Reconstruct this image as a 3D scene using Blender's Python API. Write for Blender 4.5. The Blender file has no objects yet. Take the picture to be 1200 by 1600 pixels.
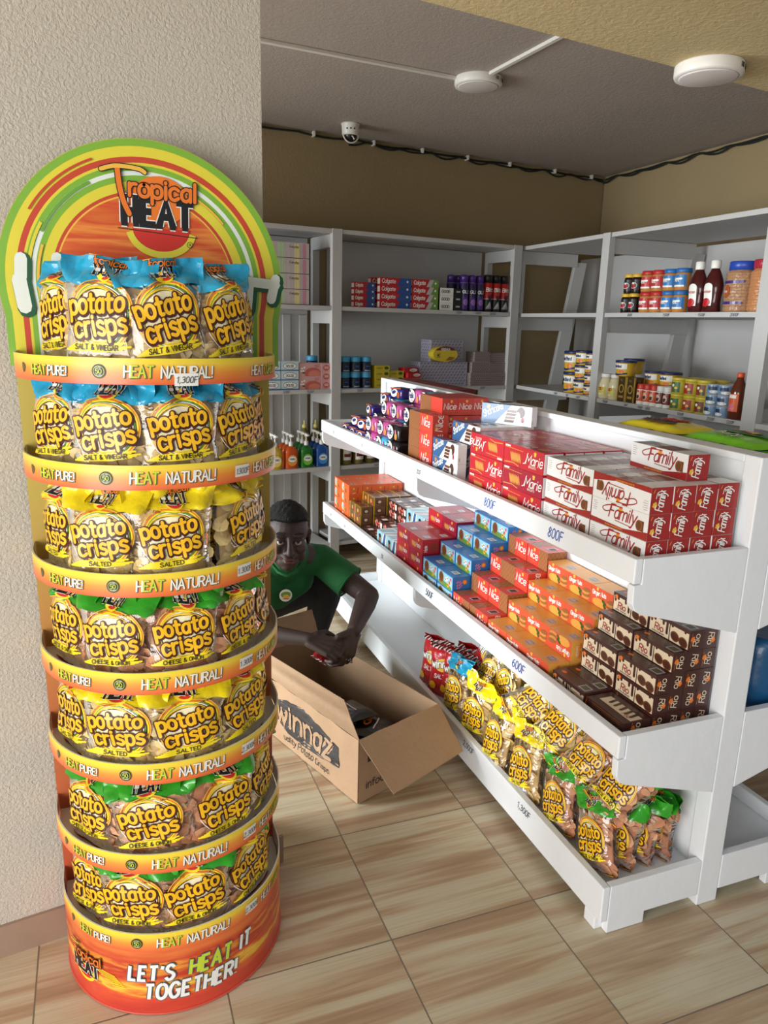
import bpy, math, random
from mathutils import Vector, Matrix, noise
PI = math.pi
sc = bpy.context.scene
COL = sc.collection

# ------------------------------------------------------------ camera
camd = bpy.data.cameras.new('camera'); cam = bpy.data.objects.new('camera', camd); COL.objects.link(cam)
camd.sensor_fit = 'HORIZONTAL'; camd.sensor_width = 36.0; camd.lens = 36.0 * 1174.0 / 1200.0
camd.clip_start = 0.02
_z = Vector((120, 4688, 1174)).normalized(); _y = Vector((-460, 306, -1174)).normalized()
_y = (_y - _z * _y.dot(_z)).normalized(); _x = _y.cross(_z)
CAM_H = 1.46
cam.matrix_world = Matrix.Translation((0, 0, CAM_H)) @ Matrix((_x, _y, _z)).to_4x4()
sc.camera = cam

# ------------------------------------------------------------ light and exposure
sc.view_settings.view_transform = 'Standard'; sc.view_settings.look = 'None'
sc.view_settings.gamma = 1.0; sc.view_settings.use_curve_mapping = False
sc.view_settings.exposure = 0.0
world = bpy.data.worlds.new('daylight'); sc.world = world; world.use_nodes = True
bg = world.node_tree.nodes['Background']
bg.inputs['Color'].default_value = (0.80, 0.90, 1.0, 1); bg.inputs['Strength'].default_value = 0.36
def area_light(name, loc, target, sx, sy, power, color):
    l = bpy.data.lights.new(name, 'AREA'); l.shape = 'RECTANGLE'; l.size = sx; l.size_y = sy
    l.energy = power; l.color = color
    o = bpy.data.objects.new(name, l); COL.objects.link(o); o.location = loc
    o.rotation_euler = (Vector(target) - Vector(loc)).to_track_quat('-Z', 'Y').to_euler()
    return o
# daylight through the open shop front behind the camera and through the side opening on the left
area_light('shopfront_daylight', (-2.4, -1.0, 1.15), (1.0, 1.8, 0.3), 3.0, 1.9, 148, (1.0, 0.995, 0.98))
area_light('side_daylight', (-2.9, 3.2, 1.15), (0.6, 2.8, 0.0), 2.2, 1.8, 125, (0.90, 0.97, 1.0)).data.spread = 1.9

# ------------------------------------------------------------ helpers: materials
def lin(c):
    r = []
    for v in c[:3]:
        v = v / 255.0
        r.append(v / 12.92 if v <= 0.04045 else ((v + 0.055) / 1.055) ** 2.4)
    return r
MATS = {}
def mat(name, rgb, rough=0.5, var=0.06, scale=25.0, bump=0.0, bscale=120.0, coat=0.0, metal=0.0):
    if name in MATS: return MATS[name]
    m = bpy.data.materials.new(name); m.use_nodes = True; nt = m.node_tree; N = nt.nodes; L = nt.links
    b = N['Principled BSDF']; c = lin(rgb)
    b.inputs['Roughness'].default_value = rough; b.inputs['Metallic'].default_value = metal
    b.inputs['Coat Weight'].default_value = coat; b.inputs['Coat Roughness'].default_value = 0.12
    tc = N.new('ShaderNodeTexCoord'); nz = N.new('ShaderNodeTexNoise'); nz.inputs['Scale'].default_value = scale
    nz.inputs['Detail'].default_value = 2.0
    mx = N.new('ShaderNodeMix'); mx.data_type = 'RGBA'
    mx.inputs['A'].default_value = [v * (1 - var) for v in c] + [1]
    mx.inputs['B'].default_value = [min(1, v * (1 + var)) for v in c] + [1]
    L.new(tc.outputs['Object'], nz.inputs['Vector']); L.new(nz.outputs['Fac'], mx.inputs['Factor'])
    L.new(mx.outputs['Result'], b.inputs['Base Color'])
    if bump > 0:
        n2 = N.new('ShaderNodeTexNoise'); n2.inputs['Scale'].default_value = bscale; n2.inputs['Detail'].default_value = 3
        L.new(tc.outputs['Object'], n2.inputs['Vector'])
        bp = N.new('ShaderNodeBump'); bp.inputs['Strength'].default_value = bump; bp.inputs['Distance'].default_value = 0.01
        L.new(n2.outputs['Fac'], bp.inputs['Height']); L.new(bp.outputs['Normal'], b.inputs['Normal'])
    MATS[name] = m; return m

def ramp_mat(name, stops, axis='Z', rough=0.4, wave=0.0, coord='Generated', stretch=(1, 1, 1), nscale=3.0):
    """print whose colour runs along one axis of the thing, broken up by noise"""
    m = bpy.data.materials.new(name); m.use_nodes = True; nt = m.node_tree; N = nt.nodes; L = nt.links
    b = N['Principled BSDF']; b.inputs['Roughness'].default_value = rough
    tc = N.new('ShaderNodeTexCoord'); sp = N.new('ShaderNodeSeparateXYZ'); L.new(tc.outputs[coord], sp.inputs[0])
    mp = N.new('ShaderNodeMapping'); mp.inputs['Scale'].default_value = stretch; L.new(tc.outputs[coord], mp.inputs[0])
    nz = N.new('ShaderNodeTexNoise'); nz.inputs['Scale'].default_value = nscale; nz.inputs['Detail'].default_value = 4
    L.new(mp.outputs[0], nz.inputs['Vector'])
    ma = N.new('ShaderNodeMath'); ma.operation = 'MULTIPLY_ADD'; L.new(nz.outputs['Fac'], ma.inputs[0])
    ma.inputs[1].default_value = wave; L.new(sp.outputs[axis], ma.inputs[2])
    sb = N.new('ShaderNodeMath'); sb.operation = 'SUBTRACT'; L.new(ma.outputs[0], sb.inputs[0]); sb.inputs[1].default_value = wave * 0.5
    cr = N.new('ShaderNodeValToRGB'); e = cr.color_ramp.elements
    while len(e) < len(stops): e.new(0.5)
    for i, (p, c) in enumerate(stops): e[i].position = p; e[i].color = lin(c) + [1]
    L.new(sb.outputs[0], cr.inputs[0]); L.new(cr.outputs[0], b.inputs['Base Color'])
    MATS[name] = m; return m

# ------------------------------------------------------------ helpers: mesh building
class MB:
    def __init__(s): s.v = []; s.f = []; s.m = []; s.sm = []; s.mats = []
    def mi(s, m):
        if m not in s.mats: s.mats.append(m)
        return s.mats.index(m)
    def face(s, idx, m, smooth=False): s.f.append(idx); s.m.append(s.mi(m)); s.sm.append(smooth)
    def box(s, x0, y0, z0, x1, y1, z1, m, mats=None):
        """mats: dict face->material, faces: -x +x -y +y -z +z"""
        b = len(s.v)
        s.v += [(x, y, z) for z in (z0, z1) for y in (y0, y1) for x in (x0, x1)]
        F = {'-x': (0, 4, 6, 2), '+x': (1, 3, 7, 5), '-y': (0, 1, 5, 4), '+y': (2, 6, 7, 3), '-z': (0, 2, 3, 1), '+z': (4, 5, 7, 6)}
        for k, q in F.items(): s.face([b + i for i in q], (mats or {}).get(k, m))
    def prism(s, pts, y0, y1, m, axis='y'):
        """outline pts (a,b) extruded along an axis; axis y: (x,z); axis x: (y,z); axis z: (x,y)"""
        b = len(s.v); n = len(pts)
        def P(a, c, t): return (a, t, c) if axis == 'y' else ((t, a, c) if axis == 'x' else (a, c, t))
        s.v += [P(a, c, y0) for a, c in pts] + [P(a, c, y1) for a, c in pts]
        s.face([b + i for i in range(n)], m); s.face([b + n + i for i in reversed(range(n))], m)
        for i in range(n):
            j = (i + 1) % n; s.face([b + j, b + i, b + n + i, b + n + j], m)
    def grid(s, fn, nu, nv, m, smooth=True, closed=False, mfn=None):
        b = len(s.v)
        for j in range(nv + 1):
            for i in range(nu + (0 if closed else 1)): s.v.append(tuple(fn(i / nu, j / nv)))
        w = nu if closed else nu + 1
        for j in range(nv):
            for i in range(nu):
                i2 = (i + 1) % w if closed else i + 1
                s.face([b + j * w + i, b + j * w + i2, b + (j + 1) * w + i2, b + (j + 1) * w + i], mfn(i / nu, j / nv) if mfn else m, smooth)
    def lathe(s, prof, m, n=20, c=(0, 0, 0), mfn=None, cap=True, smooth=True):
        """prof: list of (r, z[, material])"""
        b = len(s.v)
        for p in prof:
            for i in range(n):
                a = 2 * PI * i / n; s.v.append((c[0] + p[0] * math.cos(a), c[1] + p[0] * math.sin(a), c[2] + p[1]))
        for j in range(len(prof) - 1):
            mm = prof[j][2] if len(prof[j]) > 2 else m
            for i in range(n):
                k = (i + 1) % n; s.face([b + j * n + i, b + j * n + k, b + (j + 1) * n + k, b + (j + 1) * n + i], mm, smooth)
        if cap:
            s.face([b + i for i in reversed(range(n))], m)
            e = b + (len(prof) - 1) * n; s.face([e + i for i in range(n)], prof[-1][2] if len(prof[-1]) > 2 else m)
    def tube(s, pts, r, m, n=8, smooth=True, cap=True):
        pts = [Vector(p) for p in pts]; b = len(s.v); rr = r if isinstance(r, (list, tuple)) else [r] * len(pts)
        up = Vector((0, 0, 1))
        for k, p in enumerate(pts):
            d = (pts[min(k + 1, len(pts) - 1)] - pts[max(k - 1, 0)]).normalized()
            a = d.cross(up)
            if a.length < 1e-3: a = d.cross(Vector((1, 0, 0)))
            a.normalize(); c = d.cross(a).normalized()
            for i in range(n):
                t = 2 * PI * i / n; s.v.append(tuple(p + (a * math.cos(t) + c * math.sin(t)) * rr[k]))
        for k in range(len(pts) - 1):
            for i in range(n):
                j = (i + 1) % n; s.face([b + k * n + i, b + k * n + j, b + (k + 1) * n + j, b + (k + 1) * n + i], m, smooth)
        if cap:
            s.face([b + i for i in range(n)], m); e = b + (len(pts) - 1) * n; s.face([e + i for i in reversed(range(n))], m)
    def sphere(s, c, r, m, nu=16, nv=10, rot=None):
        rx, ry, rz = r if isinstance(r, (tuple, list)) else (r, r, r); R = rot or Matrix.Identity(3); c = Vector(c)
        def fn(u, v):
            t = v * PI; a = u * 2 * PI
            return c + R @ Vector((rx * math.sin(t) * math.cos(a), ry * math.sin(t) * math.sin(a), -rz * math.cos(t)))
        s.grid(fn, nu, nv, m, True, True)
    def mesh(s, name):
        me = bpy.data.meshes.new(name); me.from_pydata(s.v, [], s.f)
        for m in s.mats: me.materials.append(m)
        me.polygons.foreach_set('material_index', s.m); me.polygons.foreach_set('use_smooth', s.sm); me.update()
        return me
    def build(s, name, parent=None, loc=None, rot=None, bevel=0):
        o = bpy.data.objects.new(name, s.mesh(name)); COL.objects.link(o)
        if parent: o.parent = parent
        if loc: o.location = loc
        if rot: o.rotation_euler = rot
        if bevel:
            b = o.modifiers.new('bevel', 'BEVEL'); b.width = bevel; b.segments = 2; b.limit_method = 'ANGLE'
        return o
def tag(o, label, cat, group=None):
    if not 4 <= len(label.split()) <= 16: print("LABEL", len(label.split()), label)
    o['label'] = label; o['category'] = cat
    if group: o['group'] = group
    return o
def empty(name, loc=(0, 0, 0), rot=(0, 0, 0)):
    o = bpy.data.objects.new(name, None); COL.objects.link(o); o.location = loc; o.rotation_euler = rot
    o.empty_display_size = 0.02; return o
def struct(o): o['kind'] = 'structure'; return o
def copy_thing(src, loc=None, rot=None):
    c = src.copy(); COL.objects.link(c)
    if loc is not None: c.location = loc
    if rot is not None: c.rotation_euler = rot
    for ch in list(src.children):
        d = ch.copy(); COL.objects.link(d); d.parent = c
        for g in list(ch.children):
            e = g.copy(); COL.objects.link(e); e.parent = d
    return c
ORD = ['first', 'second', 'third', 'fourth', 'fifth', 'sixth', 'seventh', 'eighth', 'ninth', 'tenth', 'eleventh', 'twelfth']

# ------------------------------------------------------------ helpers: lettering drawn with strokes
G = {}
def g(ch, w, *paths): G[ch] = (w, paths)
# capitals, digits: box 0..10 high; '~' marks a smoothed path
g('A', 8, '0,0 4,10 8,0', '1.6,3.6 6.4,3.6'); g('B', 7, '0,0 0,10 4.5,10 6.3,8.8 6.3,6.8 4.5,5.4 0,5.4', '4.5,5.4 7,4 7,1.4 4.8,0 0,0')
g('C', 7, '~7,8 5,10 2,9.6 0,6.5 0,3.5 2,.4 5,0 7,2'); g('D', 7, '0,0 0,10 3.5,10 7,7.5 7,2.5 3.5,0 0,0')
g('E', 6, '6,10 0,10 0,0 6,0', '0,5.2 5,5.2'); g('F', 6, '6,10 0,10 0,0', '0,5.2 5,5.2')
g('G', 8, '~7.4,8 5,10 2,9.6 0,6.5 0,3.5 2,.4 5,0 7.4,1.8', '7.4,1.6 7.4,4.8 4.6,4.8'); g('H', 7, '0,0 0,10', '7,0 7,10', '0,5 7,5')
g('I', 1.2, '.6,0 .6,10'); g('K', 7, '0,0 0,10', '6.6,10 0,4.5', '2.2,6 7,0'); g('L', 6, '0,10 0,0 6,0')
g('M', 9, '0,0 0,10 4.5,3.5 9,10 9,0'); g('N', 7, '0,0 0,10 7,0 7,10'); g('O', 8, '~4,10 1,8.6 0,5 1,1.4 4,0 7,1.4 8,5 7,8.6 4,10')
g('P', 7, '0,0 0,10 4.8,10 6.8,8.6 6.8,6.2 4.8,4.8 0,4.8'); g('R', 7, '0,0 0,10 4.8,10 6.8,8.6 6.8,6.4 4.8,5 0,5', '3.6,5 7,0')
g('S', 7, '~6.6,8.4 4.5,10 2,9.8 .4,7.8 2,5.8 5,4.6 6.8,2.6 5,.2 2,0 0,1.8'); g('T', 7, '0,10 7,10', '3.5,10 3.5,0')
g('U', 7, '0,10 0,2.5 2,.2 5,.2 7,2.5 7,10'); g('V', 8, '0,10 4,0 8,10'); g('W', 10, '0,10 2.6,0 5,7 7.4,0 10,10'); g('Y', 7, '0,10 3.5,5 7,10', '3.5,5 3.5,0')
g('0', 6, '~3,10 .6,8.4 0,5 .6,1.6 3,0 5.4,1.6 6,5 5.4,8.4 3,10'); g('1', 4, '.4,7.6 3,10 3,0'); g('2', 6, '~.4,7.6 1.6,9.8 4.6,9.8 5.6,7.4 4,4.4 0,0', '0,0 6,0')
g('3', 6, '~.4,8.8 3,10 5.4,8.4 4.6,5.8 2.4,5.2', '~2.4,5.2 5.2,4.8 6,2.4 3.6,0 0,.8'); g('5', 6, '5.6,10 .8,10 .4,5.6', '~.4,5.6 3.4,6.2 5.8,4.2 5.4,1.2 2.6,0 0,.8')
g('6', 6, '~5.2,9.6 2,8 .2,4.4 .8,1 3.2,0 5.6,1.4 5.4,4.6 3,5.6 .8,4'); g('8', 6, '~3,5.4 .8,7.4 3,10 5.2,7.4 3,5.4 .2,2.6 3,0 5.8,2.6 3,5.4'); g('&', 8, '~8,0 2.2,7 3.4,10 5.2,8 1,3.6 1.6,.4 4.6,.2 7.4,4')
g('!', 1.5, '.6,10 .6,3', '.6,.6 .6,.2'); g("'", 1.5, '1,10 .5,7.6'); g('.', 1.5, '.6,.4 .6,.2'); g(',', 1.5, '.9,.6 .2,-1.6'); g(' ', 3.6); g('@', 10, '~7,3 5,3 4,5 5,7 7,6.6 7,3 8.6,2.8 10,5 8.4,9 5,10 1.6,8.6 0,5 1.6,1 5,0 8,.6')
# small letters, x height 6.6
g('a', 6, '~5.4,5.6 3,6.6 .6,5.2 0,3 .8,.8 3,0 5.2,1.4', '5.5,6.6 5.5,0'); g('b', 6, '0,10 0,0', '~0,1.4 2.6,0 5.2,1 5.8,3.3 5,5.8 2.6,6.6 0,5.2')
g('c', 5.6, '~5.4,5.4 3,6.6 .6,5.4 0,3.2 .8,.8 3,0 5.4,1.2'); g('d', 6, '~5.4,5.4 3,6.6 .6,5.4 0,3.2 .8,.8 3,0 5.4,1.4', '5.6,10 5.6,0')
g('e', 6, '~.3,3.4 5.6,3.6 5,5.8 3,6.6 .8,5.6 0,3.2 1,.7 3.4,0 5.4,1.2'); g('f', 4, '~4.4,9.6 2.6,9.8 1.8,8 1.8,0', '0,6.2 4,6.2')
g('g', 6, '~5.4,5.6 3,6.6 .6,5.2 0,3.4 .8,1.2 3,.4 5.2,1.6', '~5.5,6.6 5.6,0 4.4,-2.8 2,-3.2 .2,-2.2'); g('h', 6, '0,10 0,0', '~0,4.6 2.4,6.6 5,6 5.6,4 5.6,0')
g('i', 1.4, '.6,6.6 .6,0', '.6,9 .6,8.6'); g('k', 5.4, '0,10 0,0', '5,6.6 0,2.6', '1.6,3.8 5.4,0'); g('l', 1.4, '.6,10 .6,0')
g('m', 9, '0,6.6 0,0', '~0,4.8 2,6.6 4,6 4.4,4 4.4,0', '~4.4,4.8 6.4,6.6 8.4,6 8.8,4 8.8,0'); g('n', 5.8, '0,6.6 0,0', '~0,4.6 2.4,6.6 5,6 5.6,4 5.6,0')
g('o', 6.2, '~3.1,6.6 .8,5.6 0,3.3 .8,.9 3.1,0 5.4,.9 6.2,3.3 5.4,5.6 3.1,6.6'); g('p', 6, '0,6.6 0,-3.4', '~0,5 2.6,6.6 5.2,5.8 6,3.3 5.2,.9 2.6,0 0,1.4')
g('r', 4, '0,6.6 0,0', '~0,4 1.6,6.2 4,6.4'); g('s', 5, '~4.8,5.6 2.8,6.6 .6,5.6 1,4 4,2.8 4.8,1.2 2.8,0 0,.9'); g('t', 4.4, '1.8,9 1.8,1.4 3,0 4.4,.4', '0,6.4 4.4,6.4')
g('u', 5.8, '~0,6.6 0,2 1.2,.2 3.4,.2 5.4,1.8', '5.6,6.6 5.6,0'); g('v', 5.6, '0,6.6 2.8,0 5.6,6.6'); g('w', 8, '0,6.6 2,0 4,5.4 6,0 8,6.6')
g('y', 5.6, '0,6.6 2.9,.4', '~5.6,6.6 2.9,.4 1.2,-3 -.6,-3.2'); g('z', 5, '0,6.6 5,6.6 0,0 5,0')

def catmull(P, k=4):
    if len(P) < 3: return P
    closed = (P[0] == P[-1]); out = []
    Q = ([P[-2]] + P + [P[1]]) if closed else ([P[0]] + P + [P[-1]])
    for i in range(1, len(Q) - 2):
        p0, p1, p2, p3 = Q[i - 1], Q[i], Q[i + 1], Q[i + 2]
        for j in range(k):
            t = j / k
            out.append(tuple(0.5 * (2 * p1[d] + (p2[d] - p0[d]) * t + (2 * p0[d] - 5 * p1[d] + 4 * p2[d] - p3[d]) * t * t + (3 * p1[d] - p0[d] - 3 * p2[d] + p3[d]) * t ** 3) for d in (0, 1)))
    out.append(P[-1]); return out

class Art:
    """flat print in (u, v) metres, emitted through a surface map"""
    def __init__(s, maxlen=9.0): s.ops = []; s.maxlen = maxlen; s.n = 0
    def _dens(s, P):
        out = [P[0]]
        for a, b in zip(P, P[1:]):
            n = max(1, int(math.ceil(math.hypot(b[0] - a[0], b[1] - a[1]) / s.maxlen)))
            out += [(a[0] + (b[0] - a[0]) * i / n, a[1] + (b[1] - a[1]) * i / n) for i in range(1, n + 1)]
        return out
    def stroke(s, P, w, m, layer=1, caps=True):
        P = s._dens(P); h = w / 2; V = []; F = []
        n = len(P)
        if n > 1:
            for i in range(n):
                a = P[max(i - 1, 0)]; b = P[min(i + 1, n - 1)]
                p = P[i]
                d1 = (p[0] - a[0], p[1] - a[1]) if i else (b[0] - p[0], b[1] - p[1])
                d2 = (b[0] - p[0], b[1] - p[1]) if i < n - 1 else d1
                l1 = math.hypot(*d1) or 1; l2 = math.hypot(*d2) or 1
                n1 = (-d1[1] / l1, d1[0] / l1); n2 = (-d2[1] / l2, d2[0] / l2)
                nx, ny = n1[0] + n2[0], n1[1] + n2[1]; l = math.hypot(nx, ny)
                if l < 0.3: nx, ny = n1; l = 1
                nx /= l; ny /= l; c = max(0.55, nx * n1[0] + ny * n1[1]); k = h / c
                V += [(p[0] + nx * k, p[1] + ny * k), (p[0] - nx * k, p[1] - ny * k)]
            for i in range(n - 1): F.append((2 * i, 2 * i + 1, 2 * i + 3, 2 * i + 2))
        if caps and n == 1:
            b = len(V); p = P[0]; V += [(p[0] + h * math.cos(t * PI / 4), p[1] + h * math.sin(t * PI / 4)) for t in range(8)]; F.append(tuple(b + t for t in range(8)))
        elif caps:
            for e, f, l, r in ((0, 1, 1, 0), (n - 1, n - 2, 2 * n - 2, 2 * n - 1)):
                p, q = P[e], P[f]; an = math.atan2(V[l][1] - p[1], V[l][0] - p[0]); b = len(V)
                V += [(p[0] + h * math.cos(an + t * PI / 4), p[1] + h * math.sin(an + t * PI / 4)) for t in (1, 2, 3)]
                mx = V[b + 1]
                if (mx[0] - p[0]) * (q[0] - p[0]) + (mx[1] - p[1]) * (q[1] - p[1]) > 0:
                    V[b:] = [(p[0] + h * math.cos(an - t * PI / 4), p[1] + h * math.sin(an - t * PI / 4)) for t in (1, 2, 3)]
                F.append((l, b, b + 1, b + 2, r))
        s.ops.append((layer, m, V, F))
    def text(s, txt, u, v, h, w, m, layer=1, slant=0.0, gap=2.0, rot=0.0, outline=None, shadow=None, sx=1.0, align='l', arc=0.0, serif=False, caps=True, flip=False):
        """u, v: left end of the base line; h: capital height; w: stroke width; outline=(extra, mat)"""
        k = h / 10.0; tot = sum(G.get(c, G[' '])[0] + gap for c in txt) - gap
        x = -tot / 2 if align == 'c' else 0.0; segs = []
        for c in txt:
            gw, paths = G.get(c, G[' '])
            for p in paths:
                sm = p.startswith('~'); P = [tuple(float(t) for t in q.split(',')) for q in p.lstrip('~').split()]
                if sm: P = catmull(P, 3)
                segs.append([(x + a, b) for a, b in P])
                if serif:
                    for (a, b) in (P[0], P[-1]):
                        if b < 0.3 or b > 9.7: segs.append([(x + a - 1.7, b), (x + a + 1.7, b)])
            x += gw + gap
        def T(p):
            a, b = p; a = a + b * slant; b = b + arc * (a / max(tot, 1)) ** 2 * 10
            a *= k * sx; b *= k
            if flip: a, b = -a, -b
            return (u + a * math.cos(rot) - b * math.sin(rot), v + a * math.sin(rot) + b * math.cos(rot))
        S = [[T(p) for p in q] for q in segs]
        if shadow:
            for q in S: s.stroke([(a + shadow[0], b + shadow[1]) for a, b in q], w + shadow[2], shadow[3], layer, caps)
        if outline:
            for q in S: s.stroke(q, w + outline[0], outline[1], layer + 1, caps)
        for q in S: s.stroke(q, w, m, layer + 2, caps)
    def rect(s, u0, v0, u1, v1, m, layer=0, nu=1, nv=1, shear=0.0):
        V = [(u0 + (u1 - u0) * i / nu + shear * j / nv, v0 + (v1 - v0) * j / nv) for j in range(nv + 1) for i in range(nu + 1)]
        F = [(j * (nu + 1) + i, j * (nu + 1) + i + 1, (j + 1) * (nu + 1) + i + 1, (j + 1) * (nu + 1) + i) for j in range(nv) for i in range(nu)]
        s.ops.append((layer, m, V, F))
    def poly(s, P, m, layer=1): s.ops.append((layer, m, list(P), [tuple(range(len(P)))]))
    def disc(s, u, v, ru, rv, m, layer=1, n=20, rings=1, rot=0.0, wob=0.0):
        V = [(u, v)]; F = []
        for r in range(1, rings + 1):
            for i in range(n):
                a = 2 * PI * i / n; q = r / rings * (1 + wob * math.sin(3 * a + 1))
                x, y = ru * q * math.cos(a), rv * q * math.sin(a)
                V.append((u + x * math.cos(rot) - y * math.sin(rot), v + x * math.sin(rot) + y * math.cos(rot)))
        for i in range(n): F.append((0, 1 + i, 1 + (i + 1) % n))
        for r in range(1, rings):
            for i in range(n):
                j = (i + 1) % n; F.append((1 + (r - 1) * n + i, 1 + r * n + i, 1 + r * n + j, 1 + (r - 1) * n + j))
        s.ops.append((layer, m, V, F))
    def arc(s, u, v, r, w, m, layer=1, a0=0, a1=360, n=24, ry=None):
        ry = ry or r; s.stroke([(u + r * math.cos(math.radians(a0 + (a1 - a0) * i / n)), v + ry * math.sin(math.radians(a0 + (a1 - a0) * i / n))) for i in range(n + 1)], w, m, layer, caps=False)
    def emit(s, mb, fn, base=0.0003, step=0.00025, clip=None):
        for k_, (layer, m, V, F) in enumerate(s.ops):
            b = len(mb.v); off = base + step * (layer + .75 * ((k_ * .381966) % 1.0))
            if clip: V = [(min(max(p[0], clip[0]), clip[2]), min(max(p[1], clip[1]), clip[3])) for p in V]
            for p in V: mb.v.append(tuple(fn(p[0], p[1], off)))
            for f in F: mb.face([b + i for i in f], m, False)
def on_front(cx, y, z0=0.0):   # face towards -Y, u to the right, v up
    return lambda u, v, o: (cx + u, y - o, z0 + v)
def on_right(x, cy=0.0, z0=0.0):   # face towards +X, u runs +Y
    return lambda u, v, o: (x + o, cy + u, z0 + v)
def on_left(x, cy=0.0, z0=0.0):    # face towards -X, u runs -Y
    return lambda u, v, o: (x - o, cy - u, z0 + v)
def on_top(cx, cy, z):
    return lambda u, v, o: (cx + u, cy + v, z + o)
# ------------------------------------------------------------ materials of the setting
def wall_mat(name, rgb, bump, scale):
    m = mat(name, rgb, 0.85, 0.05, 3.0); nt = m.node_tree; N = nt.nodes; L = nt.links
    tc = [n for n in N if n.type == 'TEX_COORD'][0]
    a = N.new('ShaderNodeTexNoise'); a.inputs['Scale'].default_value = scale; a.inputs['Detail'].default_value = 5; a.inputs['Roughness'].default_value = 0.55
    a.inputs['Distortion'].default_value = 0.6
    L.new(tc.outputs['Object'], a.inputs['Vector'])
    bp = N.new('ShaderNodeBump'); bp.inputs['Strength'].default_value = bump; bp.inputs['Distance'].default_value = 0.008
    L.new(a.outputs['Fac'], bp.inputs['Height']); L.new(bp.outputs['Normal'], N['Principled BSDF'].inputs['Normal']); return m
STUCCO = wall_mat('cream_stucco', (198, 191, 178), 0.65, 150)
TANWALL = wall_mat('tan_wall_paint', (158, 138, 102), 0.25, 60)
CEILP = wall_mat('ceiling_paint', (172, 160, 152), 0.35, 70)
BEAMP = wall_mat('beam_paint', (204, 184, 138), 0.45, 60)
def floor_mat():
    m = bpy.data.materials.new('wood_look_tile'); m.use_nodes = True; nt = m.node_tree; N = nt.nodes; L = nt.links
    b = N['Principled BSDF']; tc = N.new('ShaderNodeTexCoord'); sp = N.new('ShaderNodeSeparateXYZ'); L.new(tc.outputs['Object'], sp.inputs[0])
    def M(op, a, bb=None, c=None):
        n = N.new('ShaderNodeMath'); n.operation = op
        for i, q in enumerate((a, bb, c)):
            if q is None: continue
            if isinstance(q, (int, float)): n.inputs[i].default_value = q
            else: L.new(q, n.inputs[i])
        return n.outputs[0]
    tx = M('DIVIDE', M('ADD', sp.outputs['X'], 0.208 + 8.01), 0.4005); ty = M('DIVIDE', M('ADD', sp.outputs['Y'], -1.409 + 8.18), 0.409)
    fx, fy = M('FRACT', tx), M('FRACT', ty); ix, iy = M('FLOOR', tx), M('FLOOR', ty)
    def edge(f): return M('LESS_THAN', M('MINIMUM', f, M('SUBTRACT', 1.0, f)), 0.0045)
    line = M('MAXIMUM', edge(fx), edge(fy))
    cb = N.new('ShaderNodeCombineXYZ'); L.new(ix, cb.inputs[0]); L.new(iy, cb.inputs[1])
    wn = N.new('ShaderNodeTexWhiteNoise'); L.new(cb.outputs[0], wn.inputs['Vector'])
    r = wn.outputs['Value']
    vx = M('ADD', M('MULTIPLY', sp.outputs['X'], 1.5), M('MULTIPLY', M('FLOOR', M('MULTIPLY', r, 4.0)), 7.3)); vy = M('MULTIPLY', sp.outputs['Y'], 18.0)
    def noise(sx, sy, scale, det, dist):
        c2 = N.new('ShaderNodeCombineXYZ'); L.new(M('MULTIPLY', vx, sx), c2.inputs[0]); L.new(M('MULTIPLY', vy, sy), c2.inputs[1]); L.new(M('MULTIPLY', r, 9.0), c2.inputs[2])
        n = N.new('ShaderNodeTexNoise'); n.inputs['Scale'].default_value = scale; n.inputs['Detail'].default_value = det; n.inputs['Distortion'].default_value = dist
        L.new(c2.outputs[0], n.inputs['Vector']); return n.outputs['Fac']
    cr = N.new('ShaderNodeValToRGB'); e = cr.color_ramp.elements; e[0].position = 0.33; e[0].color = lin((172, 142, 113)) + [1]; e[1].position = 0.62; e[1].color = lin((206, 194, 166)) + [1]
    k = e.new(0.45); k.color = lin((190, 163, 132)) + [1]; k = e.new(0.53); k.color = lin((202, 185, 155)) + [1]
    L.new(noise(0.9, 1.0, 1.25, 4, 0.5), cr.inputs[0])
    fine = N.new('ShaderNodeMix'); fine.data_type = 'RGBA'; fine.blend_type = 'MULTIPLY'; fine.inputs['Factor'].default_value = 0.3
    fr = N.new('ShaderNodeValToRGB'); fr.color_ramp.elements[0].position = 0.35; fr.color_ramp.elements[0].color = (.62, .55, .47, 1); fr.color_ramp.elements[1].position = 0.58; fr.color_ramp.elements[1].color = (1, 1, 1, 1)
    L.new(noise(1.0, 4.0, 2.2, 5, 0.8), fr.inputs[0]); L.new(cr.outputs[0], fine.inputs['A']); L.new(fr.outputs[0], fine.inputs['B'])
    mx = N.new('ShaderNodeMix'); mx.data_type = 'RGBA'; L.new(line, mx.inputs['Factor']); L.new(fine.outputs['Result'], mx.inputs['A']); mx.inputs['B'].default_value = lin((124, 110, 94)) + [1]
    L.new(mx.outputs['Result'], b.inputs['Base Color']); b.inputs['Roughness'].default_value = 0.33
    bp = N.new('ShaderNodeBump'); bp.inputs['Strength'].default_value = 0.25; bp.inputs['Distance'].default_value = 0.003; bp.invert = True
    L.new(line, bp.inputs['Height']); L.new(bp.outputs[0], b.inputs['Normal']); return m
FLOORM = floor_mat()
A8 = math.radians(8.4); DX = Vector((math.cos(A8), math.sin(A8), 0)); DN = Vector((-math.sin(A8), math.cos(A8), 0))

b = MB(); b.box(-3.2, -3, -0.1, 3.75, 5.3, 0, FLOORM); struct(b.build('floor'))
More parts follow.
